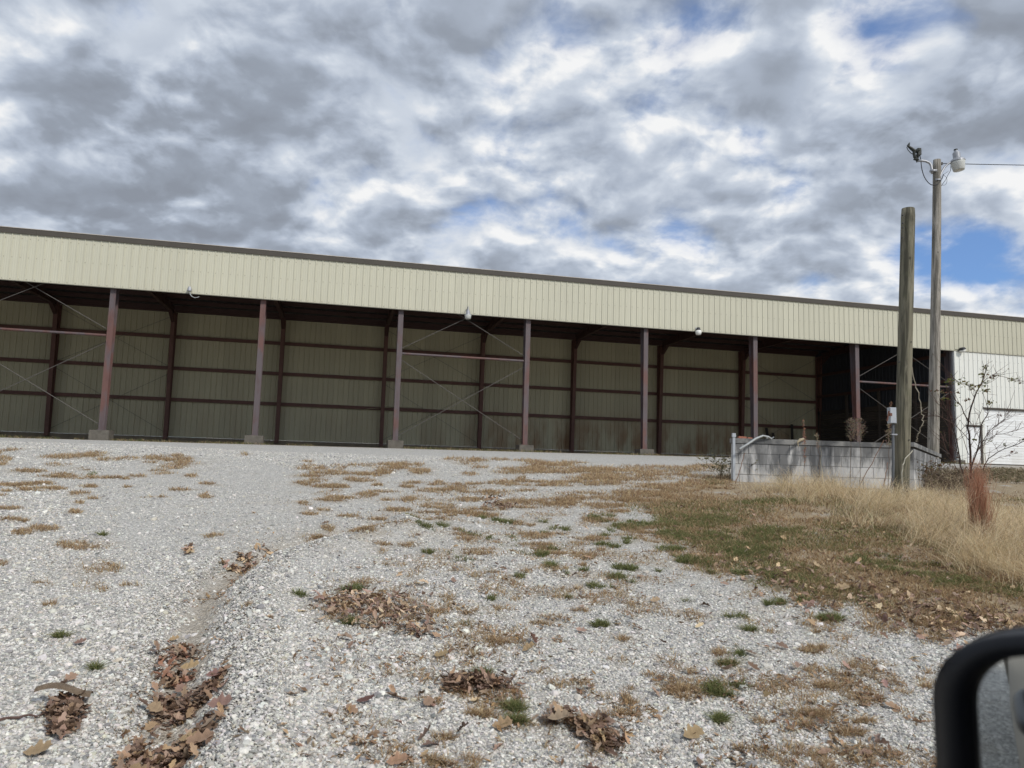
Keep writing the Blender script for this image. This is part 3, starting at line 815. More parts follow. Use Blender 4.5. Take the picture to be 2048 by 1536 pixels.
# ------------------------------------------------------------------ block wall
WD = 14.5
zc0 = CZ + 0.58
bwall = thing('block_wall', 'low grey concrete block wall with black weather stains in front of the shed', 'wall', (4.41, WD, CZ - .33))
BL_, BH = 0.4064, 0.2032


def course(origin, dirx, length, z, phase, thick=.2, drop=0.0):
    """one course of blocks in the wall's own coordinates"""
    a = math.atan2(dirx[1], dirx[0]); p = -phase
    while p < length - 0.02:
        s0, s1 = max(p, 0), min(p + BL_, length)
        if s1 - s0 > .05:
            l_ = s1 - s0 - .007; mid = (s0 + s1) / 2
            mb = MB(); c_ = .004; X_, Z_ = l_ / 2, (BH - .007) / 2; T_ = thick / 2
            v = [(-X_ + c_, -T_, -Z_ + c_), (X_ - c_, -T_, -Z_ + c_), (X_ - c_, -T_, Z_ - c_), (-X_ + c_, -T_, Z_ - c_),
                 (-X_, -T_ + c_, -Z_), (X_, -T_ + c_, -Z_), (X_, -T_ + c_, Z_), (-X_, -T_ + c_, Z_), (-X_, T_, -Z_), (X_, T_, -Z_), (X_, T_, Z_), (-X_, T_, Z_)]
            mb.add(v, [(0, 1, 2, 3), (4, 5, 1, 0), (5, 6, 2, 1), (6, 7, 3, 2), (7, 4, 0, 3), (8, 9, 5, 4), (9, 10, 6, 5), (10, 11, 7, 6), (11, 8, 4, 7), (11, 10, 9, 8)])
            jit = random.uniform(-.003, .003)
            part('block', mb, M['block'], bwall, (origin[0] + dirx[0] * mid - dirx[1] * jit, origin[1] + dirx[1] * mid + dirx[0] * jit, z - drop * mid / length), (0, 0, a))
        p += BL_


FW = 3.43
rows = [(.33 + .48 - BH * (k + .5)) for k in range(4)]
for k, z_ in enumerate(rows): course((0, .1), (1, 0), FW, z_, (0.12, 0.32, 0.10, 0.30)[k])
sdx, sdy = 11.0 - 7.84, 19.0 - 14.5; SL = math.hypot(sdx, sdy); sdir = (sdx / SL, sdy / SL)
so = (FW + .02 - sdir[1] * -.0, .1)
for k, z_ in enumerate(rows): course((FW + .08, .12), sdir, SL, z_, (0.2, 0.0, 0.2, 0.0)[k], .19, .10)
# recessed mortar behind the faces, coping on top
part('mortar_joint', MB().box((FW / 2, .1, .405), (FW - .03, .17, .79)), M['mortar'], bwall)
cp = MB(); x_ = -.02
while x_ < FW + .02:
    l_ = min(random.uniform(.5, .9), FW + .03 - x_); h_ = .095 + random.uniform(-.008, .006)
    cp.box((x_ + l_ / 2, .1, .812 + h_ / 2), (l_ - .004, .235, h_)); x_ += l_
part('coping', cp, M['coping'], bwall)
a_ = math.atan2(sdir[1], sdir[0]); Rz = Matrix.Rotation(a_, 3, 'Z')
cp = MB().box((SL / 2, 0, .86), (SL + .05, .22, .085), Matrix.Rotation(.018, 3, 'Y'))
part('coping', cp, M['coping'], bwall, (FW + .08, .12, -.02), (0, 0, a_))
part('mortar_joint', MB().box((SL / 2, 0, .37), (SL - .03, .16, .72)), M['mortar'], bwall, (FW + .08, .12, -.03), (0, 0, a_))
ps = MB().box((4.40, WD - .03, CZ + .14), (.045, .045, .93)); ps.box((4.40, WD - .03, CZ + .635), (.07, .065, .075), taper=.9)
tag(part('corner_post', ps, M['greybox'], None), 'pale square metal post at the left end of the block wall', 'post')
bc = MB().tube([at(1479.5, 898, 14.28), at(1495, 888.5, 14.3), at(1512, 877, 14.36), at(1526, 871.5, 14.4), at(1537, 874, 14.44), at(1543, 878, 14.5)], .020, 10)
bc.tube([at(1533, 876.5, 14.5), at(1543, 877.5, 14.5), at(1548, 874, 14.48)], .013, 8)
tag(part('bent_conduit', bc, M['palepipe'], None), 'bent pale grey pipe hanging over the top of the block wall', 'pipe')
for q_, (a, sz, lb_) in enumerate((((1484, 873.3), (.17, .09, .05), 'larger piece of red brick lying on the block wall top near its left end'), ((1498, 875.2), (.12, .08, .035), 'flat chip of red brick on the wall top beside the bent pipe'))):
    p = at(*a, 14.6); o = part('brick_piece', MB().box((0, 0, 0), sz, taper=.85), M['brick'], None, (p[0], p[1], zc0 + .0 + sz[2] / 2 - .01), (0, .05, .3 * q_ + .1)); tag(o, lb_, 'brick', 'brick pieces on the wall')
p = at(1601, 881, 14.36)
rg = MB().tube([at(1597, 893, 14.33), at(1595, 885, 14.34), at(1600, 880, 14.38), at(1608, 878, 14.48), at(1610, 880, 14.55)], [.008, .014, .03, .026, .01], 7)
tag(part('pale_rag', rg, M['palewood'], None), 'pale twisted rag hanging over the middle of the block wall top', 'rag')

# ------------------------------------------------------------------ the two poles
def pole(name, A, B, ra, rb, mat, seed, bend=.012, notch=True):
    A, B = Vector(A), Vector(B); Lp = (B - A).length; mb = MB(); seg, nz = 28, 40; rg_ = random.Random(seed)
    ph = [rg_.uniform(0, 6.28) for _ in range(4)]; vs_ = []
    for i in range(nz + 1):
        t = i / nz; r = ra + (rb - ra) * t
        if i == nz: r *= .93
        ox, oy = bend * math.sin(3.1 * t + ph[0]), bend * math.sin(2.3 * t + ph[1])
        for k in range(seg):
            a = 2 * math.pi * k / seg
            rr = r * (1 + .012 * math.sin(3 * a + ph[2] + 2 * t) + .010 * math.sin(7 * a + 5 * t + ph[3]) + rg_.uniform(-.005, .005))
            vs_.append((ox + rr * math.cos(a), oy + rr * math.sin(a), t * Lp))
    fs_ = [(i * seg + k, i * seg + (k + 1) % seg, (i + 1) * seg + (k + 1) % seg, (i + 1) * seg + k) for i in range(nz) for k in range(seg)]
    mb.add(vs_, fs_ + [tuple(nz * seg + k for k in range(seg))])
    o = link(name, mb.mesh(name, mat, True), None, A, (B - A).to_track_quat('Z', 'Y').to_euler())
    return o


sp = thing('cut_off_pole', 'thick greenish cut off utility pole in dry grass in front of the block wall', 'pole', (7.03, 13.3, gz(7.03, 13.3) - .1))
A = at(1801, 992, 13.3); A.z = gz(7.03, 13.3) - .25; B = at(1815, 418, 13.3)
o = pole('shaft', A, B, .129, .119, M['pole_green'], 3); o.parent = sp; o.matrix_parent_inverse = Matrix.Translation(sp.location).inverted()
for (hx, hy) in ((1806, 430), (1806, 446), (1805.5, 455), (1805, 475), (1821, 434), (1820, 545), (1819, 520), (1822, 684), (1799, 724), (1818, 880)):
    q_ = at(hx, hy, 13.3 - .115)
    o = part('bolt_hole', MB().tube([q_ + Vector((0, -.012, 0)), q_ + Vector((0, .03, 0))], .011, 8), M['black'], None); o.parent = sp; o.matrix_parent_inverse = Matrix.Translation(sp.location).inverted()

eb = thing('meter_box', 'small pale grey electric box on a conduit beside the thick cut off pole', 'electric box', at(1785, 985, 13.2))
def loc(p, r_): return tuple(Vector(p) - r_.location)
c0 = at(1783.5, 831, 13.16)
part('box', MB().box(loc(c0, eb), (.115, .10, .285)).box(loc(c0 + Vector((0, -.055, 0)), eb), (.105, .012, .265)), M['greybox'], eb)
part('conduit', MB().tube([loc(at(1786, 846, 13.18), eb), loc(at(1786, 870, 13.18), eb), loc(at(1786.5, 920, 13.18), eb), loc(at(1786, 955, 13.2), eb), loc(at(1783, 975, 13.22), eb), loc(at(1781, 998, 13.22), eb)], .024, 10), M['conduit'], eb)
part('pipe_clamp', MB().box(loc(at(1788, 869, 13.17), eb), (.10, .05, .025)), M['galv'], eb)
part('latch', MB().box(loc(at(1781, 829, 13.08), eb), (.045, .03, .05)).tube([loc(at(1778, 822, 13.08), eb), loc(at(1775.5, 836, 13.08), eb), loc(at(1774, 842, 13.08), eb)], .014, 6), M['rust'], eb)

LD = 20.3
lp = thing('light_pole', 'tall grey wooden pole with a bucket lamp and a broken fixture behind the wall', 'light pole', (11.65, LD, gz(11.65, LD)))
A = at(1865.5, 936, LD); A.z = gz(A.x, LD) - .2; B = at(1872.5, 320, LD)
inv = Matrix.Translation(lp.location).inverted()
def lpart(name, mb, mat, smooth=False):
    o = part(name, mb, mat, None, smooth=smooth); o.parent = lp; o.matrix_parent_inverse = inv; return o
o = pole('shaft', A, B, .150, .105, M['pole_grey'], 9, .02); o.parent = lp; o.matrix_parent_inverse = inv
def z6(x, y, D=LD): return at(1760 + x / 6.983, 260 + y / 6.983, D)
lpart('lamp_arm', MB().tube([z6(728, 610, LD - .05), z6(722, 545, LD - .05), z6(716, 500, LD), z6(690, 460, LD), z6(640, 437, LD), z6(585, 428, LD), z6(530, 430, LD)], .034, 10).box(z6(745, 572, LD - .08), (.17, .10, .06)), M['galv'], True)
lpart('lamp_arm', MB().tube([z6(835, 700, LD - .08), z6(842, 640, LD - .08), z6(860, 590, LD - .05), z6(895, 530, LD), z6(940, 480, LD), z6(990, 448, LD), z6(1035, 428, LD)], .028, 10).box(z6(815, 694, LD - .11), (.15, .05, .045)), M['galv'], True)
bf = MB().tube([z6(412, 178), z6(400, 212), z6(382, 222)], [.014, .035, .02], 7)
bf.tube([z6(380, 218), z6(430, 252), z6(480, 292)], [.022, .045, .05], 8)
bf.tube([z6(480, 290), z6(475, 330), z6(485, 375), z6(505, 405)], [.05, .04, .045, .035], 8)
bf.tube([z6(495, 300), z6(530, 290), z6(556, 300)], [.045, .075, .04], 8); bf.box(z6(540, 276), (.10, .1, .07)); bf.box(z6(545, 322), (.09, .1, .13))
bf.tube([z6(540, 320), z6(530, 350), z6(528, 390)], [.05, .05, .025], 7); bf.tube([z6(470, 412), z6(512, 405), z6(540, 420)], [.02, .05, .03], 7); bf.tube([z6(512, 410), z6(515, 455)], [.045, .008], 7)
bf.tube([z6(372, 240), z6(395, 285), z6(430, 322), z6(462, 340)], .011, 6)
M['darkcast'] = simple('dark_casting', (0.022, 0.026, 0.022), .6, .2, .3, 20)
lpart('broken_fixture', bf, M['darkcast'])
def smooth_path(pts, k=4):
    pts = [Vector(p) for p in pts]; out = []
    for i in range(len(pts) - 1):
        p0, p1, p2, p3 = pts[max(i - 1, 0)], pts[i], pts[i + 1], pts[min(i + 2, len(pts) - 1)]
        for j in range(k):
            t = j / k; out.append(.5 * ((2 * p1) + (-p0 + p2) * t + (2 * p0 - 5 * p1 + 4 * p2 - p3) * t * t + (-p0 + 3 * p1 - 3 * p2 + p3) * t ** 3))
    return out + [pts[-1]]
lpart('cable', MB().tube(smooth_path([z6(556, 345), z6(572, 440), z6(585, 545), z6(620, 655), z6(680, 740, LD - .1), z6(745, 770, LD - .18), z6(815, 745, LD - .18), z6(860, 690, LD - .1), z6(885, 620)]), .013, 6), M['black'], True)
lpart('cable', MB().tube(smooth_path([z6(988, 500), z6(985, 565), z6(950, 625), z6(920, 690), z6(880, 745), z6(845, 800)]), .007, 6), M['black'], True)
lpart('cable', MB().tube(smooth_path([z6(960, 570), z6(905, 610), z6(885, 625), z6(925, 660), z6(935, 720), z6(910, 765), z6(865, 770)]), .005, 6), M['black'], True)
hd = MB(); Rt = Matrix.Rotation(-.12, 3, 'Y')
hc = z6(1083, 440)
hd.lathe([(.02, .33), (.05, .33), (.052, .29), (.045, .29), (.08, .28), (.098, .25), (.10, .10), (.145, .08), (.195, .03), (.20, 0), (.02, -.005)], 22, hc, Rt)
o = lpart('lamp_housing', hd, M['galv'])
lpart('photocell', MB().lathe([(.01, .38), (.05, .37), (.053, .332), (.01, .331)], 14, hc, Rt), M['darkcast'])
lpart('lamp_lens', MB().lathe([(.188, -.006), (.188, -.045), (.155, -.24), (.14, -.27), (.02, -.275)], 22, hc, Rt), M['palelens'], True)
lpart('insulator', MB().tube([z6(825, 468), z6(872, 467)], [.025, .03], 8).box(z6(860, 470), (.05, .06, .07)), M['black'])
wa, wb = z6(872, 467), z6(2400, 443, LD + 1.5); wb2 = wb + (wb - wa) * 6
pts = [wa + (wb2 - wa) * t + Vector((0, 0, -1.0 * t * (1 - t))) for t in np.linspace(0, 1, 24)]
pts = [p + Vector((0, 0, 0.0)) for p in pts]
tag(part('overhead_wire', MB().tube(pts, .011, 6), M['black'], None), 'thin dark overhead wire running right from the top of the light pole', 'wire')
tag(part('far_pole', MB().tube([(wb2.x, wb2.y, gz(wb2.x, wb2.y) - .2), (wb2.x, wb2.y, wb2.z + .4)], [.15, .11], 14), M['pole_grey'], None), 'grey pole far to the right that carries the other end of the wire', 'pole')

# ------------------------------------------------------------------ plants, leaves and stones (numpy builders)
def blades(name, x, y, z, h, lean, az, w, c0, c1, nseg=3, mat=None, curve=1.6, **kw):
    """curved tapering blades, colour c0 at the foot to c1 at the tip"""
    n_ = len(x); t = np.linspace(0, 1, nseg + 1)
    ox = lean[:, None] * h[:, None] * t[None] ** curve; oz = h[:, None] * (t[None] - 0.25 * np.clip(lean, 0, 2.5)[:, None] * t[None] ** 2.2)
    cxa, sxa = np.cos(az)[:, None], np.sin(az)[:, None]
    wob = RNG.normal(0, .05, (n_, nseg + 1)) * h[:, None] * t
    X = x[:, None] + ox * cxa - wob * sxa; Y = y[:, None] + ox * sxa + wob * cxa; Z = z[:, None] + oz
    wa = RNG.uniform(0, math.pi, n_)[:, None]; ww = w[:, None] * (1 - 0.85 * t[None])
    A = np.stack([X + np.cos(wa) * ww, Y + np.sin(wa) * ww, Z], -1); B = np.stack([X - np.cos(wa) * ww, Y - np.sin(wa) * ww, Z], -1)
    V = np.stack([A, B], 2).reshape(n_, -1, 3)          # per blade 2(nseg+1)
    k = 2 * (nseg + 1); b_ = (np.arange(n_) * k)[:, None, None]
    q_ = np.array([[2 * i, 2 * i + 1, 2 * i + 3, 2 * i + 2] for i in range(nseg)])[None]
    F_ = (q_ + b_).reshape(-1, 4)
    cc = c0[:, None, :] * (1 - t[None, :, None]) + c1[:, None, :] * t[None, :, None]
    C_ = np.repeat(cc, 2, axis=1).reshape(-1, 3)
    return npmesh(name, V.reshape(-1, 3), F_, mat or M['veg'], np.clip(C_, 0, 1))


def sample(n_, d0, d1, side=1.0):
    d_ = np.exp(RNG.uniform(math.log(d0), math.log(d1), n_)); x = RNG.uniform(-side, side, n_) * d_
    return x, d_


def pal(cols, n_, var=.12):
    c_ = np.array(cols)[RNG.integers(0, len(cols), n_)]
    return c_ * RNG.uniform(1 - var, 1 + var, (n_, 1)) * RNG.uniform(.96, 1.04, (n_, 3))


STRAW_E = [(1560, 985, 60, 6), (1630, 985, 70, 9), (1700, 998, 130, 20), (1850, 1015, 100, 28), (1780, 1035, 100, 22), (1950, 1050, 110, 32), (2030, 1095, 110, 42),
           (1900, 1075, 80, 22), (2170, 1130, 150, 60), (1980, 1125, 80, 22)]
TANC = [(0.62, 0.46, 0.27), (0.52, 0.37, 0.215), (0.40, 0.27, 0.16), (0.70, 0.56, 0.35), (0.34, 0.22, 0.13)]
GREENC = [(0.19, 0.215, 0.075), (0.24, 0.255, 0.10), (0.15, 0.18, 0.065), (0.30, 0.28, 0.13)]
STRAWC = [(0.82, 0.67, 0.42), (0.74, 0.58, 0.35), (0.88, 0.76, 0.52), (0.50, 0.38, 0.23), (0.36, 0.27, 0.17), (0.85, 0.74, 0.52)]

def in_ellipses(L, kdens, spread=1.05, kmax=9000):
    X_, Y_ = [], []
    for cx, cy, rx, ry in L:
        n_ = int(min(kmax, math.pi * rx * ry * (kdens if ry < 14 else kdens * .45) + 12)); r_ = np.sqrt(RNG.random(n_)) * RNG.uniform(.75, 1.15 * spread, n_); a_ = RNG.uniform(0, 6.283, n_)
        X_.append(cx + rx * r_ * np.cos(a_)); Y_.append(cy + ry * r_ * np.sin(a_))
    return ground_px_v(np.concatenate(X_), np.concatenate(Y_))


def in_rect(xa, xb, ya, yb, n_):
    return ground_px_v(RNG.uniform(xa, xb, n_), RNG.uniform(ya, yb, n_))


# short dry grass in the gravel
xa_, ya_ = in_ellipses(TAN, .95)
pa_ = to_px(xa_, ya_)[1]; nr_ = np.clip((pa_ - 1050) / 120, 0, 1)
k = RNG.random(len(xa_)) < np.clip((fbm(xa_, ya_, 5.0, 2, 61) - .30) * 5, .05, 1) * (1 - nr_ + nr_ * .62 * np.clip((fbm(xa_, ya_, 12.0, 3, 33) - .44) * 7, 0, 1)); xa_, ya_ = xa_[k], ya_[k]
xb_, yb_ = in_rect(560, 2300, 985, 1540, 300000); px, py = to_px(xb_, yb_)
f_ = np.clip((fbm(xb_, yb_, 3.1, 4, 21) - .525) * 7, 0, 1) * np.clip((fbm(xb_, yb_, 11.0, 2, 61) - .40) * 5, 0, 1) * np.clip((px - 620) / 300, 0, 1) * .5
vv = verge(px, py + (fbm(xb_, yb_, 2.2, 3, 47) - .5) * 46)
f_ = np.maximum(f_, vv * np.clip((fbm(xb_, yb_, 1.9, 3, 91) - .25) * 4, .12, .85))
k = RNG.random(len(xb_)) < f_; xb_, yb_, vb_ = xb_[k], yb_[k], vv[k]
xc_, yc_ = in_rect(-60, 700, 1000, 1540, 9000); k = fbm(xc_, yc_, 2.5, 3, 19) > .60; xc_, yc_ = xc_[k], yc_[k]
x = np.concatenate([xa_, xb_, xc_]); y = np.concatenate([ya_, yb_, yc_]); vb_ = np.concatenate([np.zeros(len(xa_)), vb_, np.zeros(len(xc_))]); n_ = len(x)
h_ = RNG.uniform(.02, .055, n_) * (1 + np.clip(y - 8, 0, 14) / 9) * (1 + .35 * vb_ * (y < 12)); h_[len(xa_) + len(xb_):] *= .5
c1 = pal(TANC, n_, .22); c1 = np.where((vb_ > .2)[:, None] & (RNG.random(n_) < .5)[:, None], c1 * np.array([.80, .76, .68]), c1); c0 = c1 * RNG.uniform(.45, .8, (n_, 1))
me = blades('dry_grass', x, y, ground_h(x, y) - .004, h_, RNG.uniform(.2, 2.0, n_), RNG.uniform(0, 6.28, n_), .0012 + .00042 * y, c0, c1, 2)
tag(link('dry_grass', me), 'short tan dry grass tufts growing in patches through the grey gravel', 'dry grass', kind='stuff'); print('dry', n_)
# green weeds
xa_, ya_ = in_ellipses(GREEN, .9)
k = RNG.random(len(xa_)) < np.clip((fbm(xa_, ya_, 4.5, 3, 15) - .40) * 6, 0, 1); xa_, ya_ = xa_[k], ya_[k]
xb_, yb_ = in_rect(1250, 2300, 1000, 1400, 150000); px, py = to_px(xb_, yb_); vv = verge(px, py)
k = RNG.random(len(xb_)) < vv * np.clip((fbm(xb_, yb_, 1.15, 3, 131) - .45) * 9, 0, 1) * np.clip((1230 - py + (px - 1700) * .12) / 60, 0, 1) * .8; xb_, yb_ = xb_[k], yb_[k]
x = np.concatenate([xa_, xb_]); y = np.concatenate([ya_, yb_]); n_ = len(x)
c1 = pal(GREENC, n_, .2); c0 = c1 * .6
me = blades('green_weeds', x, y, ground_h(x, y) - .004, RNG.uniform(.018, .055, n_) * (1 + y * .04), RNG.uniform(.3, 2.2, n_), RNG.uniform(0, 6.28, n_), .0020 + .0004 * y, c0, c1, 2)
tag(link('green_weeds', me), 'low green weeds in small mats on the gravel and the grassy verge', 'weeds', kind='stuff'); print('green', n_)
# tall lodged straw round the poles
x, y = in_ellipses(STRAW_E, .95, 1.25, 12000)
k = (RNG.random(len(x)) < np.clip((fbm(x, y, 1.7, 3, 44) - .30) * 4, .10, 1)); x, y = x[k], y[k]; n_ = len(x)
c1 = pal(STRAWC, n_); c0 = c1 * RNG.uniform(.7, 1.0, (n_, 1))
azf = fbm(x, y, .9, 2, 70) * 14 + RNG.normal(0, 1.25, n_)
big_ = fbm(x, y, 1.1, 3, 52)
me = blades('tall_straw', x, y, ground_h(x, y) - .01, RNG.uniform(.12, .56, n_) * (.40 + big_) * (1 + .5 * (RNG.random(n_) < .06)), RNG.uniform(.15, 2.4, n_), azf, np.full(n_, .0028), c0, c1, 5, curve=1.5)
tag(link('tall_straw', me), 'long pale straw coloured grass lying over around the poles', 'tall grass', kind='stuff'); print('straw', n_)


def leafmesh(name, x, y, z, L_, az, tilt_, roll_, cl, cc, col, nt=11, wr=.34, lobe=.5, mat=None):
    n_ = len(x); t = np.linspace(0, 1, nt)
    if lobe > 0: lobfix = .42 + .58 * np.abs(np.sin(np.pi * (3.1 if nt > 11 else 2.6) * t)) ** .8
    else: lobfix = np.ones(nt)
    env = np.sin(np.pi * t ** 0.85) ** .7 * (0.75 + .25 * t)
    lob = lobfix
    wv = env * lob * wr; wv[0] = .012; wv[-1] = .02
    fwd = np.gradient(lob) * -.0 + (lob - .6) * .16
    jit = RNG.uniform(.85, 1.15, (n_, nt)); jit2 = RNG.uniform(.85, 1.15, (n_, nt))
    # local: u along, v across, curl lifts the rims and the ends
    U = np.stack([t + fwd, t, t + fwd], -1)[None].repeat(n_, 0)
    W_ = np.stack([-wv[None] * jit, np.zeros((n_, nt)), wv[None] * jit2], -1)
    ca = cc[:, None, None]; ang = W_ * ca * 3.2
    Wc = np.where(np.abs(ca) > .05, np.sin(ang) / (ca * 3.2 + 1e-6), W_); H = (1 - np.cos(ang)) / (np.abs(ca) * 3.2 + 1e-6)
    H = H + cl[:, None, None] * (U - .5) ** 2 * 1.4 + RNG.normal(0, .012, H.shape)
    U = U - .5
    s_, c_ = np.sin(roll_)[:, None, None], np.cos(roll_)[:, None, None]; Wc, H = Wc * c_ - H * s_, Wc * s_ + H * c_
    s_, c_ = np.sin(tilt_)[:, None, None], np.cos(tilt_)[:, None, None]; U, H = U * c_ - H * s_, U * s_ + H * c_
    s_, c_ = np.sin(az)[:, None, None], np.cos(az)[:, None, None]; Xl, Yl = U * c_ - Wc * s_, U * s_ + Wc * c_
    Ls = L_[:, None, None]
    H = H - np.minimum(H.min(axis=(1, 2), keepdims=True), 0) * .85
    V = np.stack([x[:, None, None] + Xl * Ls, y[:, None, None] + Yl * Ls, z[:, None, None] + H * Ls + .002], -1).reshape(-1, 3)
    q_ = []
    for i in range(nt - 1):
        a = 3 * i; q_ += [[a, a + 1, a + 4, a + 3], [a + 1, a + 2, a + 5, a + 4]]
    F_ = (np.array(q_)[None] + (np.arange(n_) * nt * 3)[:, None, None]).reshape(-1, 4)
    shade_ = np.array([1.0, .82, 1.0] * nt)[None, :, None]
    C_ = (col[:, None, :] * shade_).reshape(-1, 3)
    return npmesh(name, V, F_, mat or M['leafm'], C_, smooth=False)


def leafset(name, x, y, cols, size=(.07, .13), up=0.0, nt=11, curl=1.0, wr=.40):
    n_ = len(x)
    return leafmesh(name, x, y, ground_h(x, y) + RNG.uniform(0, 1, n_) * up, RNG.uniform(*size, n_), RNG.uniform(0, 6.28, n_), RNG.normal(0, .38, n_), RNG.normal(0, .45, n_),
                    RNG.uniform(-.2, .5, n_) * curl, RNG.uniform(.2, 1.9, n_) * curl, pal(cols, n_, .25), nt, wr)


BROWN = [(0.22, 0.145, 0.10), (0.28, 0.19, 0.14), (0.16, 0.105, 0.078), (0.37, 0.265, 0.195), (0.38, 0.255, 0.165)]
MIXL = BROWN + [(0.42, 0.29, 0.17), (0.40, 0.28, 0.22), (0.36, 0.235, 0.19), (0.58, 0.43, 0.27), (0.62, 0.48, 0.32)]
# leaves caught in the verge
x, y = in_rect(500, 2300, 1010, 1536, 60000); px, py = to_px(x, y)
bx = np.array([1180, 1480, 1700, 1900, 2048, 2600]); by = np.array([1080, 1145, 1215, 1255, 1280, 1330])
band = np.exp(-((py - np.interp(px, bx, by) + 18) / 42) ** 2) * np.clip((px - 1400) / 150, 0, 1)
v_ = verge(px, py)
pr = np.maximum(band * .34, v_ * .08) * np.clip((fbm(x, y, 2.2, 3, 17) - .30) * 5, .05, 1)
pr = np.maximum(pr, .004 * np.clip((px - 500) / 300, 0.1, 1))
k = RNG.random(len(x)) < pr; x, y = x[k], y[k]
tag(link('fallen_leaves', leafset('fallen_leaves', x, y, MIXL, (.04, .085), .02, 9)), 'brown and tan fallen oak leaves scattered over the grassy verge and gravel', 'leaves', kind='stuff'); print('leaves', len(x))

x, y = in_rect(420, 2300, 960, 1540, 90000); px, py = to_px(x, y)
fr = np.clip((fbm(x, y, 3.1, 4, 21) - .46) * 6, .07, 1) * np.clip((fbm(x, y, 9.0, 2, 27) - .38) * 5, 0, 1) * np.clip((px - 560) / 420, .10, 1) * .42
k = RNG.random(len(x)) < fr; x, y = x[k], y[k]
gt = RNG.uniform(0, len(GULLY) - 1.01, 1500) ** 1.0; gi_ = gt.astype(int); gp = GULLY[gi_] + (GULLY[gi_ + 1] - GULLY[gi_]) * (gt % 1)[:, None] + RNG.normal(0, .085, (1500, 2))
kk = fbm(gp[:, 0], gp[:, 1], 3.0, 2, 66) > .42; x = np.concatenate([x, gp[kk, 0]]); y = np.concatenate([y, gp[kk, 1]])
tag(link('leaf_litter', leafset('leaf_litter', x, y, [(0.30, 0.20, 0.125), (0.24, 0.145, 0.09), (0.38, 0.26, 0.16), (0.20, 0.15, 0.095), (0.33, 0.21, 0.10)], (.014, .042), .012, 5, 1.0, .3)), 'small brown leaf fragments and litter sprinkled through the gravel', 'leaf litter', kind='stuff'); print('litter', len(x))

PILES = [('broad patch of brown leaves and dry grass in the middle of the gravel', [(745, 1232, 95, 38), (830, 1270, 45, 18), (680, 1215, 50, 22)], 330, MIXL),
         ('small dark heap of curled leaves right of the broad leaf patch', [(935, 1378, 52, 19), (985, 1375, 35, 12)], 170, BROWN),
         ('slanting strip of curled brown leaves near the bottom middle of the gravel', [(1180, 1462, 42, 16), (1215, 1487, 38, 14), (1120, 1440, 35, 12)], 170, BROWN + MIXL[5:6]),
         ('clump of dark wet leaves at the lower left with a curled strip of bark', [(130, 1435, 42, 24), (115, 1465, 28, 22)], 150, BROWN),
         ('thick pile of brown leaves filling the rut, middle one of the rut piles', [(370, 1385, 62, 24), (330, 1400, 30, 12), (430, 1372, 20, 10)], 230, BROWN),
         ('largest pile of brown leaves in the rut at the bottom edge', [(330, 1490, 75, 34), (400, 1460, 42, 16), (280, 1525, 45, 22)], 330, BROWN + MIXL[5:6]),
         ('narrow upper pile of reddish leaves in the rut', [(365, 1275, 34, 16), (350, 1330, 40, 15), (335, 1300, 25, 14)], 130, BROWN + [(0.33, 0.17, 0.11)]),
         ('thin line of leaves along the far curve of the rut', [(560, 1095, 45, 3), (490, 1106, 25, 4), (470, 1117, 30, 4), (640, 1083, 22, 2.5)], 90, MIXL),
         ('few rusty leaves in the hollow left of the rut curve', [(378, 1102, 7, 8)], 22, MIXL),
         ('small scatter of leaves and twigs at the dark hole beyond the mid gravel', [(1000, 1012, 35, 8), (985, 998, 22, 4)], 70, BROWN)]
for lab, els, cnt, cols in PILES:
    wts = np.array([e_[2] * e_[3] for e_ in els], float); wts /= wts.sum(); X_, Y_ = [], []
    for q_ in range(int(cnt * 1.45)):
        e_ = els[RNG.choice(len(els), p=wts)]; r_, a_ = RNG.random() ** .6 * (1 if RNG.random() < .88 else RNG.uniform(1, 1.9)), RNG.uniform(0, 6.28)
        p = ground_px(e_[0] + e_[2] * r_ * math.cos(a_), e_[1] + e_[3] * r_ * math.sin(a_)); X_.append(p[0]); Y_.append(p[1])
    X_, Y_ = np.array(X_), np.array(Y_); cx_, cy_ = X_.mean(), Y_.mean(); rad_ = np.hypot(X_ - cx_, Y_ - cy_); 
    sz = (.032, .078) if cy_ < 6.5 else (.045, .09)
    me = leafset('leaf_pile', X_, Y_, cols, sz, .036 if cnt > 100 else .02, 9, 1.1, .32)
    tag(link('leaf_pile', me), lab, 'leaf pile', 'leaf piles on the gravel', kind='stuff')

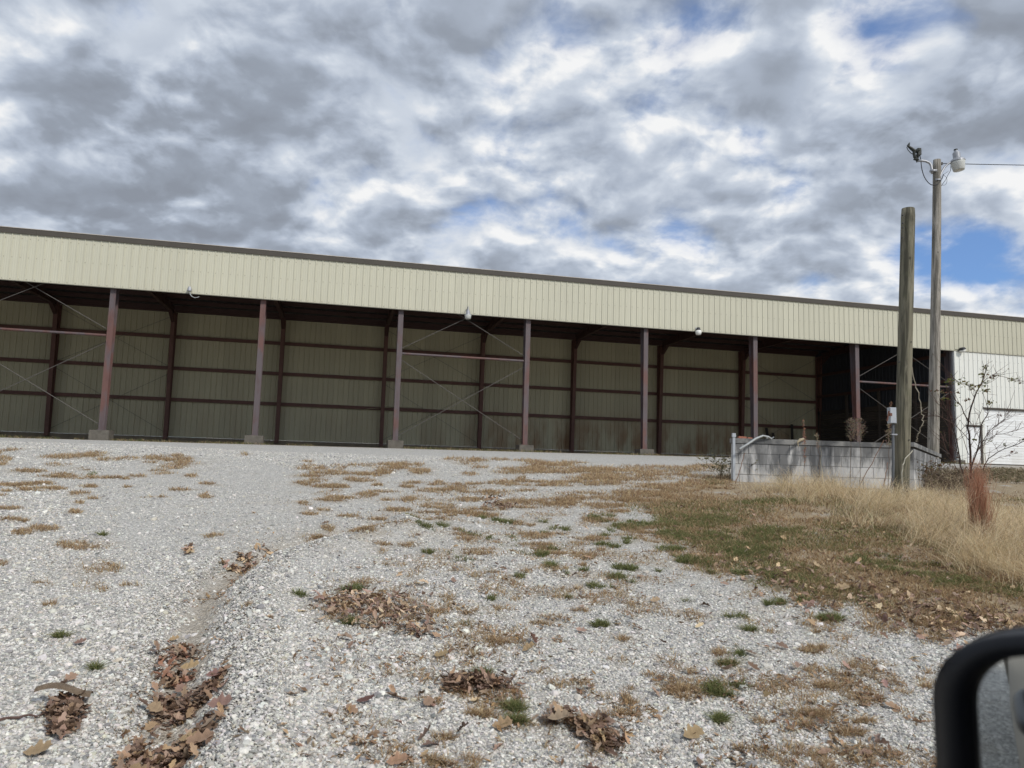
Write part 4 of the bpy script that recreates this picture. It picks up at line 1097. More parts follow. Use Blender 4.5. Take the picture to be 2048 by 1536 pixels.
ONE = [((75, 1519), .125, .3, (0.332, 0.243, 0.145), 'large tan oak leaf lying flat at the bottom left corner'),
       ((278, 1524), .12, 2.6, (0.296, 0.208, 0.12), 'tan oak leaf on the bottom rut pile near the picture edge'),
       ((398, 1505), .13, .7, (0.312, 0.204, 0.136), 'light brown oak leaf with open lobes right of the bottom rut pile'),
       ((378, 1470), .10, .2, (0.347, 0.252, 0.143), 'yellowish oak leaf on the upper edge of the bottom rut pile'),
       ((438, 1452), .13, .15, (0.273, 0.171, 0.14), 'pinkish oak leaf right of the rut between its two lower piles'),
       ((302, 1428), .085, 1.4, (0.379, 0.263, 0.155), 'small bright tan leaf pointing down below the middle rut pile'),
       ((312, 1402), .10, 2.9, (0.349, 0.253, 0.158), 'tan leaf at the left end of the middle rut pile'),
       ((428, 1369), .10, .2, (0.254, 0.146, 0.125), 'reddish leaf at the right end of the middle rut pile'),
       ((382, 1317), .12, .1, (0.412, 0.296, 0.161), 'bright yellow tan oak leaf in the rut above the middle pile'),
       ((362, 1358), .085, 1.2, (0.273, 0.178, 0.137), 'fan shaped pinkish brown leaf just above the middle rut pile'),
       ((350, 1254), .075, .6, (0.395, 0.28, 0.158), 'small golden leaf at the top of the narrow rut pile'),
       ((140, 1366), .09, 1.5, (0.347, 0.232, 0.164), 'lone peach coloured leaf on gravel left of the rut'),
       ((160, 1298), .08, .2, (0.248, 0.16, 0.126), 'dull pink leaf on gravel between the left edge and the rut'),
       ((728, 1421), .11, .25, (0.138, 0.074, 0.062), 'dark red smooth oval leaf on bare gravel left of centre bottom'),
       ((1065, 1296), .11, 1.9, (0.129, 0.068, 0.048), 'dark rusty upright leaf on gravel near the centre'),
       ((1057, 1316), .10, .2, (0.372, 0.27, 0.155), 'pale golden leaf just below the dark rusty upright leaf'),
       ((1386, 1475), .13, .4, (0.355, 0.26, 0.145), 'large tan pointed leaf on gravel toward the bottom right'),
       ((1005, 1456), .12, .3, (0.354, 0.245, 0.143), 'tan leaf with a curled rim left of the slanting leaf strip'),
       ((1118, 1453), .13, .1, (0.335, 0.253, 0.172), 'light oak leaf lying on the top of the slanting leaf strip'),
       ((882, 1326), .10, .2, (0.348, 0.26, 0.144), 'golden brown leaf above the small dark leaf heap'),
       ((1683, 1180), .17, .1, (0.415, 0.306, 0.184), 'big folded tan leaf lying on the verge, left of the mirror'),
       ((1663, 1251), .12, 2.6, (0.275, 0.2, 0.132), 'curled brown leaf standing on gravel below the big folded tan leaf'),
       ((1310, 1217), .10, .4, (0.416, 0.308, 0.199), 'pale star shaped leaf on the gravel right of centre'),
       ((795, 1532), .11, .2, (0.376, 0.233, 0.152), 'orange tan leaf at the bottom edge below centre'),
       ((855, 1423), .09, 1.2, (0.298, 0.203, 0.142), 'dry brown leaf in the small grass tuft left of the dark heap')]
for (pp, L_, az_, c_, lab) in ONE:
    p = ground_px(*pp); oval = 'oval' in lab
    up_ = 'upright' in lab or 'standing' in lab
    me = leafmesh('oak_leaf', np.zeros(1), np.zeros(1), np.zeros(1), np.array([L_ * .84]), np.array([az_]), np.array([.5 if up_ else .22]), np.array([.5 if up_ else RNG.uniform(.2, .5) * (1 if math.cos(az_) > 0 else -1)]),
                  np.array([.28]), np.array([.55 if not up_ else 1.1]), np.array([c_]), 19 if not oval else 11, .50 if not oval else .24, .58 if not oval else 0.0)
    pile_near = any(((pp[0] - e_[0]) / (e_[2] + 5)) ** 2 + ((pp[1] - e_[1]) / (e_[3] + 5)) ** 2 < 1 for _l, els, _c, _k in PILES for e_ in els)
    tag(link('fallen_leaf', me, None, (p[0], p[1], gz(p[0], p[1]) + (.045 if pile_near else .014))), lab, 'leaf', 'single large fallen leaves')

# ------------------------------------------------------------------ loose stones
import bmesh
rockcol = bpy.data.collections.new('stone_shapes')
rr_ = random.Random(5)
for q_ in range(9):
    bm = bmesh.new(); bmesh.ops.create_icosphere(bm, subdivisions=1, radius=1)
    s3 = (rr_.uniform(.85, 1.25), rr_.uniform(.7, 1.0), rr_.uniform(.45, .75))
    for v in bm.verts:
        f = rr_.uniform(.75, 1.18); v.co = Vector((v.co.x * s3[0] * f, v.co.y * s3[1] * f, v.co.z * s3[2] * f))
    me = bpy.data.meshes.new('stone'); bm.to_mesh(me); bm.free(); me.materials.append(M['stone'])
    rockcol.objects.link(bpy.data.objects.new('stone_shape', me))


def stones(name, x, y, r, col, label):
    n_ = len(x); me = bpy.data.meshes.new(name); me.vertices.add(n_)
    me.vertices.foreach_set('co', np.stack([x, y, ground_h(x, y) + .12 * r], 1).astype(np.float32).ravel())
    a = me.attributes.new('col', 'FLOAT_COLOR', 'POINT'); a.data.foreach_set('color', np.concatenate([col, np.ones((n_, 1))], 1).astype(np.float32).ravel())
    a = me.attributes.new('siz', 'FLOAT', 'POINT'); a.data.foreach_set('value', r.astype(np.float32))
    a = me.attributes.new('rot', 'FLOAT_VECTOR', 'POINT'); a.data.foreach_set('vector', np.stack([RNG.normal(0, .35, n_), RNG.normal(0, .35, n_), RNG.uniform(0, 6.28, n_)], 1).astype(np.float32).ravel())
    o = link(name, me)
    g = bpy.data.node_groups.new(name, 'GeometryNodeTree')
    g.interface.new_socket('Geometry', in_out='INPUT', socket_type='NodeSocketGeometry'); g.interface.new_socket('Geometry', in_out='OUTPUT', socket_type='NodeSocketGeometry')
    gi, go = g.nodes.new('NodeGroupInput'), g.nodes.new('NodeGroupOutput')
    ip = g.nodes.new('GeometryNodeInstanceOnPoints'); ci = g.nodes.new('GeometryNodeCollectionInfo')
    ci.inputs['Collection'].default_value = rockcol; ci.inputs['Separate Children'].default_value = True; ci.inputs['Reset Children'].default_value = True
    def attr(nm, tp):
        k_ = g.nodes.new('GeometryNodeInputNamedAttribute'); k_.data_type = tp; k_.inputs['Name'].default_value = nm; return k_.outputs['Attribute']
    er = g.nodes.new('FunctionNodeEulerToRotation')
    L_ = g.links.new
    L_(gi.outputs[0], ip.inputs['Points']); L_(ci.outputs[0], ip.inputs['Instance']); ip.inputs['Pick Instance'].default_value = True
    L_(attr('rot', 'FLOAT_VECTOR'), er.inputs[0]); L_(er.outputs[0], ip.inputs['Rotation']); L_(attr('siz', 'FLOAT'), ip.inputs['Scale'])
    L_(ip.outputs[0], go.inputs[0])
    o.modifiers.new('stones', 'NODES').node_group = g
    return tag(o, label, 'gravel', kind='stuff')


STC = [(0.589, 0.569, 0.523), (0.449, 0.437, 0.407), (0.685, 0.664, 0.615), (0.321, 0.316, 0.305), (0.556, 0.516, 0.432), (0.214, 0.216, 0.214), (0.621, 0.601, 0.554), (0.77, 0.749, 0.696), (0.385, 0.374, 0.346)]
x, y = sample(760000, 2.3, 19, 1.0); xm = RNG.uniform(-11, -.4, 30000); ym = .60 + RNG.random(30000) ** 1.5 * 3.4; x, y = np.concatenate([x, xm]), np.concatenate([y, ym]); px, py = to_px(x, y); t_, g_, v_ = masks(x, y)
nn = y * cyw - x * syw; dq, sq = seg_dist(x, y, GULLY)
fine_ = np.clip((px - 480) / 400, 0, 1)
r_ = np.exp(RNG.normal(math.log(.0061), .40, len(x))) * (1 - .15 * fine_) * (.62 + .66 * fbm(x, y, .55, 3, 88)) * np.where(((px - 400) / 260) ** 2 + ((py - 1010) / 100) ** 2 < 1, .7, 1.0)  * (1 + .35 * np.clip((y - 6) / 10, 0, 1))
k = (RNG.random(len(x)) > np.clip(v_ * 1.05 + t_ * .30 + g_ * .2 + .55 * np.exp(-(dq / .12) ** 2), 0, .985))
x, y, r_ = x[k], y[k], r_[k]; col = pal(STC, len(x), .12)
stones('gravel_stones', x, y, r_, col, 'loose light grey crushed gravel stones covering the yard in the foreground'); print('stones', len(x))
x, y = sample(3600, 2.4, 10, .95); px, py = to_px(x, y); t_, g_, v_ = masks(x, y); k = (RNG.random(len(x)) < np.clip(1.1 - px / 1400, .12, 1)) & (v_ < .3); x, y = x[k], y[k]
stones('coarse_stones', x, y, np.exp(RNG.normal(math.log(.018), .28, len(x))), pal(STC, len(x), .12), 'larger pale stones lying on top of the gravel near the rut')

# ------------------------------------------------------------------ twiggy plants
class Twigs:
    def __init__(s): s.mb = MB(); s.c = []
    def tube(s, pts, r, col, seg=5):
        a = len(s.mb.v); s.mb.tube(pts, r, seg); s.c += [col] * (len(s.mb.v) - a)
    def leaf(s, p, size, col, elong=1.7):
        a = Vector((random.gauss(0, 1), random.gauss(0, 1), random.gauss(0, .6))).normalized(); b_ = a.orthogonal().normalized()
        b_.rotate(Matrix.Rotation(random.uniform(0, 6.28), 3, a)); n2 = a.cross(b_) * .18
        p = Vector(p); L_, W_ = size * elong / 2, size / 2
        s.mb.add([p - a * L_, p - a * L_ * .2 + b_ * W_ + n2 * size, p + a * L_, p - a * L_ * .2 - b_ * W_ + n2 * size], [(0, 1, 2, 3)]); s.c += [col] * 4
    def mesh(s, name, mat): return npmesh_any(name, s.mb, mat, s.c)


def npmesh_any(name, mb, mat, cols):
    me = mb.mesh(name, mat); a = me.attributes.new('col', 'FLOAT_COLOR', 'POINT')
    a.data.foreach_set('color', np.concatenate([np.array(cols), np.ones((len(cols), 1))], 1).astype(np.float32).ravel()); return me


def jitp(pts, amt, k=3):
    out = smooth_path(pts, k)
    return [p + Vector((random.gauss(0, amt), random.gauss(0, amt), random.gauss(0, amt))) if 0 < i < len(out) - 1 else p for i, p in enumerate(out)]


def z5(x, y, D): return at(1700 + x / 4.043, 660 + y / 4.043, D)


SD = 15.2
sap = thing('sapling', 'sparse leafless sapling with a few green leaves in front of the white siding', 'sapling', (z5(960, 1240, SD).x, SD, gz(z5(960, 1240, SD).x, SD)))
inv = Matrix.Translation(sap.location).inverted()
BK = (0.040, 0.028, 0.024); BK2 = (0.085, 0.05, 0.04)
stems = [([(962, 1270), (975, 1150), (965, 900), (955, 740), (1000, 560), (1060, 430), (1110, 290)], .028, 0), ([(948, 1260), (905, 1140), (880, 1000), (850, 850), (800, 700), (788, 600)], .018, .2),
         ([(955, 745), (900, 620), (850, 560), (800, 480)], .012, .1), ([(980, 1110), (1040, 930), (1060, 780), (1110, 680), (1110, 580)], .016, -.1),
         ([(1078, 1130), (1120, 1040), (1250, 960), (1407, 900), (1500, 870)], .012, -.2), ([(985, 1080), (1100, 850), (1200, 760), (1290, 690)], .010, .1),
         ([(1060, 910), (1180, 850), (1340, 815)], .008, -.05), ([(1060, 430), (1130, 380), (1190, 350)], .008, 0), ([(1180, 368), (1270, 385), (1330, 410), (1390, 430)], .006, .1),
         ([(1050, 440), (960, 455), (850, 400), (826, 376)], .008, 0), ([(1005, 545), (960, 450)], .006, 0), ([(965, 900), (860, 780), (730, 700), (650, 690)], .007, .1),
         ([(905, 1140), (860, 960), (840, 800), (835, 720)], .010, .1), ([(960, 1010), (890, 820), (760, 640), (700, 590)], .006, .2), ([(1040, 940), (1090, 1000), (1200, 940)], .006, 0),
         ([(975, 1150), (1010, 1000), (1120, 900), (1150, 880)], .007, 0), ([(975, 1200), (1050, 1060), (1110, 860), (1230, 740), (1250, 690)], .006, .15), ([(950, 1250), (870, 1130), (780, 960), (750, 880)], .006, .2),
         ([(880, 1000), (800, 940), (755, 870)], .005, 0), ([(965, 960), (1010, 870), (1010, 800), (1040, 690)], .006, 0), ([(1090, 1090), (1200, 1040), (1330, 1000)], .005, 0)]
T = Twigs(); tips = []
for pts, r_, dd in stems:
    P_ = jitp([z5(a, b_, SD + dd * (i / len(pts))) for i, (a, b_) in enumerate(pts)], .006)
    n_ = len(P_); T.tube(P_, [r_ * (1 - .75 * i / n_) for i in range(n_)], BK if r_ > .007 else BK2)
    for i in range(3, n_):
        for _rep in range(random.choice((1, 1, 2))):
            d_ = (P_[i] - P_[i - 2]).normalized() + Vector((random.gauss(0, .7), random.gauss(0, .6), random.gauss(.2, .5)))
            l_ = random.uniform(.08, .32); q1 = P_[i] + d_ * l_ * .5; q2 = P_[i] + d_ * l_ + Vector((0, 0, random.uniform(-.03, .08)))
            T.tube([P_[i], q1, q2], [.0045, .0035, .002], BK2, 4); tips.append(q2)
            if random.random() < .5: T.tube([q1, q1 + Vector((random.gauss(0, .07), random.gauss(0, .07), random.gauss(.05, .06)))], [.003, .002], BK2, 4)
o = link('stem', T.mesh('stem', M['twig'])); o.parent = sap; o.matrix_parent_inverse = inv
LG = [(0.14, 0.155, 0.045), (0.10, 0.12, 0.04), (0.19, 0.185, 0.06), (0.16, 0.10, 0.05)]; LR = [(0.17, 0.085, 0.06), (0.12, 0.10, 0.05)]
T = Twigs()
for (cx, cy, rx, ry, n_, cols) in [(1095, 300, 28, 22, 14, LG), (1070, 360, 22, 30, 16, LG), (1150, 375, 40, 14, 12, LR), (1100, 430, 40, 30, 14, LG), (1310, 400, 36, 12, 12, LG), (1380, 430, 14, 6, 5, LG), (900, 430, 70, 22, 34, LG),
                                   (985, 460, 45, 18, 22, LG), (805, 420, 32, 40, 26, LG), (885, 510, 22, 20, 8, LG), (860, 595, 22, 20, 10, LG), (1130, 590, 55, 16, 18, LG), (760, 510, 45, 25, 16, LR), (770, 555, 55, 14, 16, LG),
                                   (1060, 490, 50, 22, 14, LG), (1110, 490, 20, 12, 6, LG), (1195, 690, 26, 12, 7, LR), (1130, 890, 35, 12, 9, LG), (1020, 890, 20, 10, 5, LG), (1260, 930, 14, 10, 4, LG), (1310, 990, 30, 8, 6, LR), (1395, 885, 30, 14, 10, LG), (700, 480, 40, 20, 8, LR), (930, 560, 30, 25, 10, LR)]:
    for q_ in range(n_):
        T.leaf(z5(cx + random.gauss(0, rx * .6), cy + random.gauss(0, ry * .6), SD + random.uniform(-.15, .25)), random.uniform(.022, .05), random.choice(cols))
for t_ in tips:
    if random.random() < .25: T.leaf(t_, random.uniform(.015, .03), random.choice(LR + LG))
o = link('foliage', T.mesh('foliage', M['veg']), kind='stuff'); o.parent = sap; o.matrix_parent_inverse = inv

# pale climbing stem between the poles
T = Twigs(); V1 = jitp([z5(492, 260, 13.9), z5(505, 330, 13.95), z5(535, 470, 14), z5(575, 620, 14), z5(590, 690, 14), z5(575, 770, 14), z5(545, 860, 14.1), z5(538, 905, 14.15)], .012, 4)
T.tube(V1, .010, (0.30, 0.27, 0.21)); 
for p in V1[::2]: T.tube([p, p + Vector((random.gauss(0, .04), 0, random.gauss(0, .03)))], .003, (.2, .17, .13), 4)
V2 = jitp([z5(505, 975, 13.15), z5(460, 1020, 13.1), z5(430, 1100, 13.08), z5(418, 1180, 13.08), z5(430, 1280, 13.1), z5(445, 1330, 13.1)], .008, 3)
T.tube(V2, .010, (0.42, 0.40, 0.33))
tag(link('vine_stem', T.mesh('vine_stem', M['twig'])), 'pale bare vine stem hanging beside the thick cut off pole', 'vine')

# dead weeds in front of the wall
def weed(name, px_, ytop, D, width, col, lab, n_side=60, base_y=None, spire=False):
    b_ = at(px_, 955, D); g0 = gz(b_.x, D); top = at(px_ + random.uniform(-2, 2), ytop, D)
    T_ = Twigs(); P_ = jitp([Vector((b_.x, D, g0)), Vector((b_.x + .03, D, (g0 + top.z) / 2)), top], .008, 6); T_.tube(P_, [.006 - .0035 * i / len(P_) for i in range(len(P_))], (0.13, 0.09, 0.06))
    H_ = top.z - g0
    for q_ in range(n_side):
        t = random.uniform(.66, 1) if not spire else random.uniform(.35, 1)
        tt = t * (len(P_) - 1.001); p = P_[int(tt)].lerp(P_[int(tt) + 1], tt % 1); ww = width * random.uniform(.4, 1) * (math.sin(min(1, (1.03 - t) / .37) * 2.3) if not spire else .5 * (1.05 - t) + .1)
        a_ = random.uniform(0, 6.28); e_ = p + Vector((math.cos(a_) * ww, math.sin(a_) * ww, random.uniform(.3, .9) * abs(ww) + .02))
        T_.tube([p, (p + e_) / 2 + Vector((0, 0, -.01)), e_], [.0022, .0018, .0012], col, 3)
        for z_ in range(7):
            u_ = random.uniform(.3, 1.05); T_.leaf(p + (e_ - p) * u_ + Vector((random.gauss(0, .012), random.gauss(0, .012), random.gauss(0, .012))), random.uniform(.008, .018), tuple(c * random.uniform(.7, 1.3) for c in col), 1.3)
    o = link(name, T_.mesh(name, M['twig'])); return tag(o, lab, 'weed', 'dead weeds along the block wall')


PL = (0.33, 0.26, 0.19); RD = (0.34, 0.19, 0.13)
weed('dead_weed', 1607, 841, 14.1, .05, RD, 'thin reddish spire of dead weed in front of the middle of the wall', 50, spire=True)
weed('dead_weed', 1636, 868, 14.2, .06, PL, 'short dead weed just right of the reddish spire, tip above the wall', 22)
weed('dead_weed', 1700, 840, 14.15, .15, PL, 'tall fluffy dead weed plume above the wall, left one of the pair', 80)
weed('dead_weed', 1719, 840, 14.0, .15, PL, 'tall fluffy dead weed plume above the wall, right one of the pair', 80)
weed('dead_weed', 1776, 850, 13.8, .08, PL, 'dead weed plume left of the conduit below the meter box', 50)
weed('dead_weed', 1784, 806, 13.9, .05, RD, 'dead weed whose brown tip shows above the meter box', 20)
for (a, b_, lab) in (((1713, 945, 14.2), (1768, 880, 14.3), 'thin brown stick leaning right against the wall beside the plume weeds'), ((1470, 940, 14.2), (1489, 906, 14.35), 'short brown stick leaning on the left end of the wall'),
                     ((1762, 990, 13.6), (1775, 925, 14.2), 'dark thin stick leaning on the wall left of the conduit')):
    p1, p2 = at(*a), at(*b_); p1.z = gz(p1.x, p1.y) - .02
    T = Twigs(); T.tube(jitp([p1, (p1 + p2) / 2 + Vector((.02, 0, .03)), p2], .006, 4), .007, (0.17, 0.10, 0.07)); tag(link('leaning_stick', T.mesh('leaning_stick', M['twig'])), lab, 'stick', 'sticks leaning on the wall')

# red broomsedge
p = ground_px(1962, 1088); n_ = 460
rr = RNG.normal(0, .062, n_); ra = RNG.uniform(0, 6.28, n_); bx_, by_ = p[0] + rr * np.cos(ra), p[1] + rr * np.sin(ra)
c0 = pal([(0.50, 0.36, 0.24), (0.40, 0.24, 0.15)], n_); c1 = pal([(0.46, 0.22, 0.14), (0.38, 0.17, 0.11), (0.56, 0.32, 0.21)], n_)
me = blades('broomsedge', bx_, by_, ground_h(bx_, by_), RNG.uniform(.4, 1.08, n_), np.abs(RNG.normal(.0, .10, n_)), ra + RNG.normal(0, .5, n_), np.full(n_, .0042), c0, c1, 6, curve=1.3)
tag(link('broomsedge', me), 'upright clump of rust red broom grass at the right edge of the straw', 'grass clump')

# brush tangle, low scrub, shrub by the wall end
def brush(name, boxes, n_, hgt, cols, leafc, lab, cat, lf=.5, D=None, kind='stuff', rr=.004):
    T_ = Twigs()
    for q_ in range(n_):
        (pxa, pxb, D0, D1) = boxes[random.randrange(len(boxes))]; Dq = random.uniform(D0, D1); b_ = at(random.uniform(pxa, pxb), 950, Dq)
        g0 = Vector((b_.x, Dq, gz(b_.x, Dq) - .02)); h_ = random.uniform(.4, 1) * hgt
        d_ = Vector((random.gauss(0, .5), random.gauss(0, .5), 1)); p1 = g0 + d_ * h_ * .5; p2 = p1 + (d_ + Vector((random.gauss(0, .8), random.gauss(0, .8), -.4))) * h_ * .5
        c_ = random.choice(cols); T_.tube([g0, p1, p2], [rr, rr * .8, rr * .4], c_, 4)
        for z_ in range(3):
            s0 = p1 + (p2 - p1) * random.random(); s1 = s0 + Vector((random.gauss(0, .14), random.gauss(0, .14), random.gauss(.03, .10))) * hgt; T_.tube([s0, s1], [rr * .6, rr * .3], c_, 3)
            if random.random() < lf:
                for y_ in range(3): T_.leaf(s0 + (s1 - s0) * random.random(), random.uniform(.015, .04), random.choice(leafc), 1.5)
    o = link(name, T_.mesh(name, M['twig'])); tag(o, lab, cat); 
    if kind: o['kind'] = kind
    return o


brush('brush_tangle', [(1838, 1960, 15.0, 17.5), (1860, 1945, 14.6, 16)], 420, .55, [(0.24, 0.18, 0.13), (0.16, 0.12, 0.09), (0.34, 0.27, 0.19), (0.10, 0.07, 0.055)], [(0.17, 0.15, 0.09), (0.24, 0.19, 0.12)], 'tangle of grey brown dead brush between the light pole and the sapling', 'brush', .5)
brush('low_scrub', [(1950, 2120, 18, 26), (1930, 2060, 17, 20)], 620, .30, [(0.24, 0.19, 0.13), (0.20, 0.165, 0.105), (0.36, 0.28, 0.19)], [(0.20, 0.18, 0.10), (0.28, 0.23, 0.14), (0.15, 0.15, 0.08)], 'low olive and brown scrub along the foot of the white building', 'scrub', .9, rr=.006)
brush('vine_leaves', [(1820, 1860, 15.2, 16.5)], 60, .95, [(0.10, 0.07, 0.05)], [(0.17, 0.14, 0.05), (0.22, 0.11, 0.05)], 'thin vine with orange green leaves over the sloping side wall', 'vine', .9)
brush('wall_end_shrub', [(1436, 1463, 14.8, 15.8)], 46, .75, [(0.13, 0.11, 0.07)], [(0.15, 0.15, 0.08), (0.20, 0.18, 0.11)], 'small grey green shrub at the left end of the block wall', 'shrub', 1.0)
# weeds at the foot of the shed, twig and bark in the foreground
x = RNG.uniform(-14, 44, 9000); dd = RNG.normal(33.35, .35, 9000)
e_ = x; xw = X0w + e_ * cyw; X_, Y_ = X0w + e_ * cyw - (dd - 33.8 + .0) * syw, Y0w + e_ * syw + (dd - 33.8) * cyw
k = fbm(e_, dd, .5, 3, 5) > .47; X_, Y_ = X_[k], Y_[k]; n_ = len(X_)
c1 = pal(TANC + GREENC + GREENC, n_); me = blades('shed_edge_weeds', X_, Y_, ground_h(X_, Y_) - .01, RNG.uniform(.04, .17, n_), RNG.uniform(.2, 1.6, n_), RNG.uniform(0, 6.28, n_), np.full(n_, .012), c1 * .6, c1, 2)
tag(link('shed_edge_weeds', me), 'thin line of mixed weeds along the foot of the open shed', 'weeds', kind='stuff')
T = Twigs(); P_ = []
for a in ((-30, 1462), (20, 1448), (60, 1441), (95, 1440)):
    q_ = ground_px(*a); P_.append(Vector((q_[0], q_[1], gz(*q_) + .018)))
T.tube(jitp(P_, .003, 3), [.009, .008, .007, .006, .006, .005, .005, .004, .004, .004], (0.11, 0.07, 0.06), 6)
tag(link('dead_twig', T.mesh('dead_twig', M['twig'])), 'dark dead twig pointing from the left edge to the dark leaf clump', 'twig')
q_ = ground_px(125, 1418); mb = MB(); vs_ = []
for i in range(9):
    for j in range(5):
        a_ = (j / 4 - .5) * 2.2; vs_.append(((i / 8 - .5) * .24, .032 * math.sin(a_), .035 * math.cos(a_) + .02 * math.sin(i * .6)))
mb.add(vs_, [(i * 5 + j, i * 5 + j + 1, (i + 1) * 5 + j + 1, (i + 1) * 5 + j) for i in range(8) for j in range(4)])
o = part('bark_strip', mb, M['board'], None, (q_[0], q_[1], gz(*q_) + .05), (0, .05, .25)); tag(o, 'curled strip of grey brown bark on the dark leaf clump', 'bark')
M['bark'] = simple('grey_bark', (0.17, 0.125, 0.085), .9, 0, .3, 25, .01); o.data.materials[0] = M['bark']

# ------------------------------------------------------------------ the truck the picture is taken from
YS = 0.43                                       # outer face of the driver's door; the truck points along +X
tr = thing('pickup_truck', 'tan pickup truck with black side mirror showing at the bottom right corner', 'truck', (0.0, YS - 1.0, gz(0, 0)))
tinv = Matrix.Translation(tr.location).inverted()
M['paint'] = simple('tan_car_paint', (0.25, 0.225, 0.185), 0.28, 0.35, .04, 3)
M['mirrorcase'] = simple('satin_black_plastic', (0.004, 0.005, 0.009), 0.38, 0, .05, 20)
M['mirrorcase'].node_tree.nodes['Principled BSDF'].inputs['Specular IOR Level'].default_value = 0.3
m, n, b = material('mirror_silver'); b.inputs['Base Color'].default_value = (0.93, 0.95, 0.93, 1); b.inputs['Metallic'].default_value = 1; b.inputs['Roughness'].default_value = 0.02; M['mirror'] = m
m, n, b = material('tinted_glass'); b.inputs['Base Color'].default_value = (0.03, 0.035, 0.035, 1); b.inputs['Roughness'].default_value = 0.03; b.inputs['Alpha'].default_value = 1; M['tint'] = m
M['chrome'] = simple('bright_trim', (0.5, 0.5, 0.5), .15, .9, .02)
M['tyre'] = simple('tyre_rubber', (0.02, 0.02, 0.02), .85, 0, .2, 30)
M['headl'] = simple('headlight_glass', (0.5, 0.52, 0.55), .1, .3, .02); M['redl'] = simple('tail_light', (0.35, 0.02, 0.015), .15, 0, .02)


def tpart(name, mb, mat, smooth=False, parent=None):
    o = part(name, mb, mat, None, smooth=smooth); o.parent = parent or tr; o.matrix_parent_inverse = tinv if parent is None else Matrix.Identity(4)
    return o


def side_y(z_):     # bulge of the flank, height over the ground
    return float(np.interp(z_, [.35, .6, .85, 1.0, 1.2, 1.27], [.02, .055, .05, .04, .012, 0.0]))


G0 = tr.location.z


def flank(xa, xb, zt, lab, zb=.40, mat='paint', out=0.0, both=False):
    mb = MB(); zs_ = [zb, .5, .6, .7, .85, 1.0, 1.1, 1.2, zt]; zs_ = sorted(set(z for z in zs_ if zb <= z <= zt))
    prof = [(0, YS + side_y(z_) + out, G0 + z_) for z_ in zs_] + [(0, YS - .10, G0 + zt), (0, YS - .10, G0 + zb)]
    mb.prism(prof, (xa, 0, 0), (xb, 0, 0)); 
    return mb


def rflank(mb, W_=2.0):       # mirrored copy for the far side
    c_ = YS - W_ / 2; r = MB(); r.v = [(v[0], 2 * c_ - v[1], v[2]) for v in mb.v]; r.f = [tuple(f[::-1]) for f in mb.f]; r.m = list(mb.m); return r


for (xa, xb, zt, nm) in ((-.54, .96, 1.26, 'front_door'), (-1.33, -.548, 1.26, 'rear_door')):
    for far in (0, 1):
        mb = flank(xa, xb, zt, nm)
        d = tpart(nm, rflank(mb) if far else mb, M['paint'])
        hx = xa + .17
        hb = MB().tube(smooth_path([(hx - .10, YS + .03, G0 + 1.18), (hx - .085, YS + .080, G0 + 1.18), (hx, YS + .088, G0 + 1.18), (hx + .085, YS + .080, G0 + 1.18), (hx + .10, YS + .03, G0 + 1.18)], 3), .0125, 10)
        hb.box((hx, YS + .035, G0 + 1.18), (.15, .02, .07))
        h = link('door_handle', (rflank(hb) if far else hb).mesh('door_handle', M['mirrorcase'], True)); h.parent = d
        d.matrix_parent_inverse = tinv
for far in (0, 1):
    for mb, nm in ((flank(.965, 1.42, 1.24, ''), 'fender'), (flank(2.28, 2.75, 1.18, ''), 'fender'), (flank(-3.9, -3.2, 1.24, ''), 'bed_side'), (flank(-2.3, -1.34, 1.24, ''), 'bed_side'), (flank(1.42, 2.28, 1.20, '', .92), 'fender'), (flank(-3.2, -2.3, 1.24, '', .92), 'bed_side')):
        tpart(nm, rflank(mb) if far else mb, M['paint'])
c_ = YS - 1.0
tpart('hood', MB().prism([(.98, 0, G0 + 1.24), (1.1, 0, G0 + 1.30), (2.3, 0, G0 + 1.22), (2.74, 0, G0 + 1.10), (2.74, 0, G0 + .95), (.98, 0, G0 + .95)], (0, c_ - .94, 0), (0, c_ + .94, 0)), M['paint'])
tpart('grille', MB().box((2.76, c_, G0 + .82), (.06, 1.3, .34)), M['mirrorcase']); tpart('front_bumper', MB().box((2.84, c_, G0 + .56), (.2, 1.9, .22)), M['chrome'])
for s_ in (-1, 1): tpart('headlight', MB().box((2.74, c_ + s_ * .80, G0 + .90), (.10, .34, .20)), M['headl']); tpart('tail_light', MB().box((-3.9, c_ + s_ * .9, G0 + 1.0), (.08, .16, .36)), M['redl'])
tpart('tailgate', MB().box((-3.88, c_, G0 + .92), (.07, 1.6, .60)), M['paint']); tpart('rear_bumper', MB().box((-4.0, c_, G0 + .56), (.2, 1.9, .2)), M['chrome'])
tpart('bed_floor', MB().box((-2.6, c_, G0 + .75), (2.5, 1.75, .05)), M['mirrorcase']); tpart('chassis', MB().box((-.6, c_, G0 + .45), (6.2, 1.2, .18)), M['mirrorcase'])
tpart('roof', MB().prism([(.42, 0, G0 + 1.90), (.25, 0, G0 + 1.96), (-.5, 0, G0 + 1.99), (-1.15, 0, G0 + 1.96), (-1.2, 0, G0 + 1.90)], (0, c_ - .80, 0), (0, c_ + .80, 0)), M['paint'])
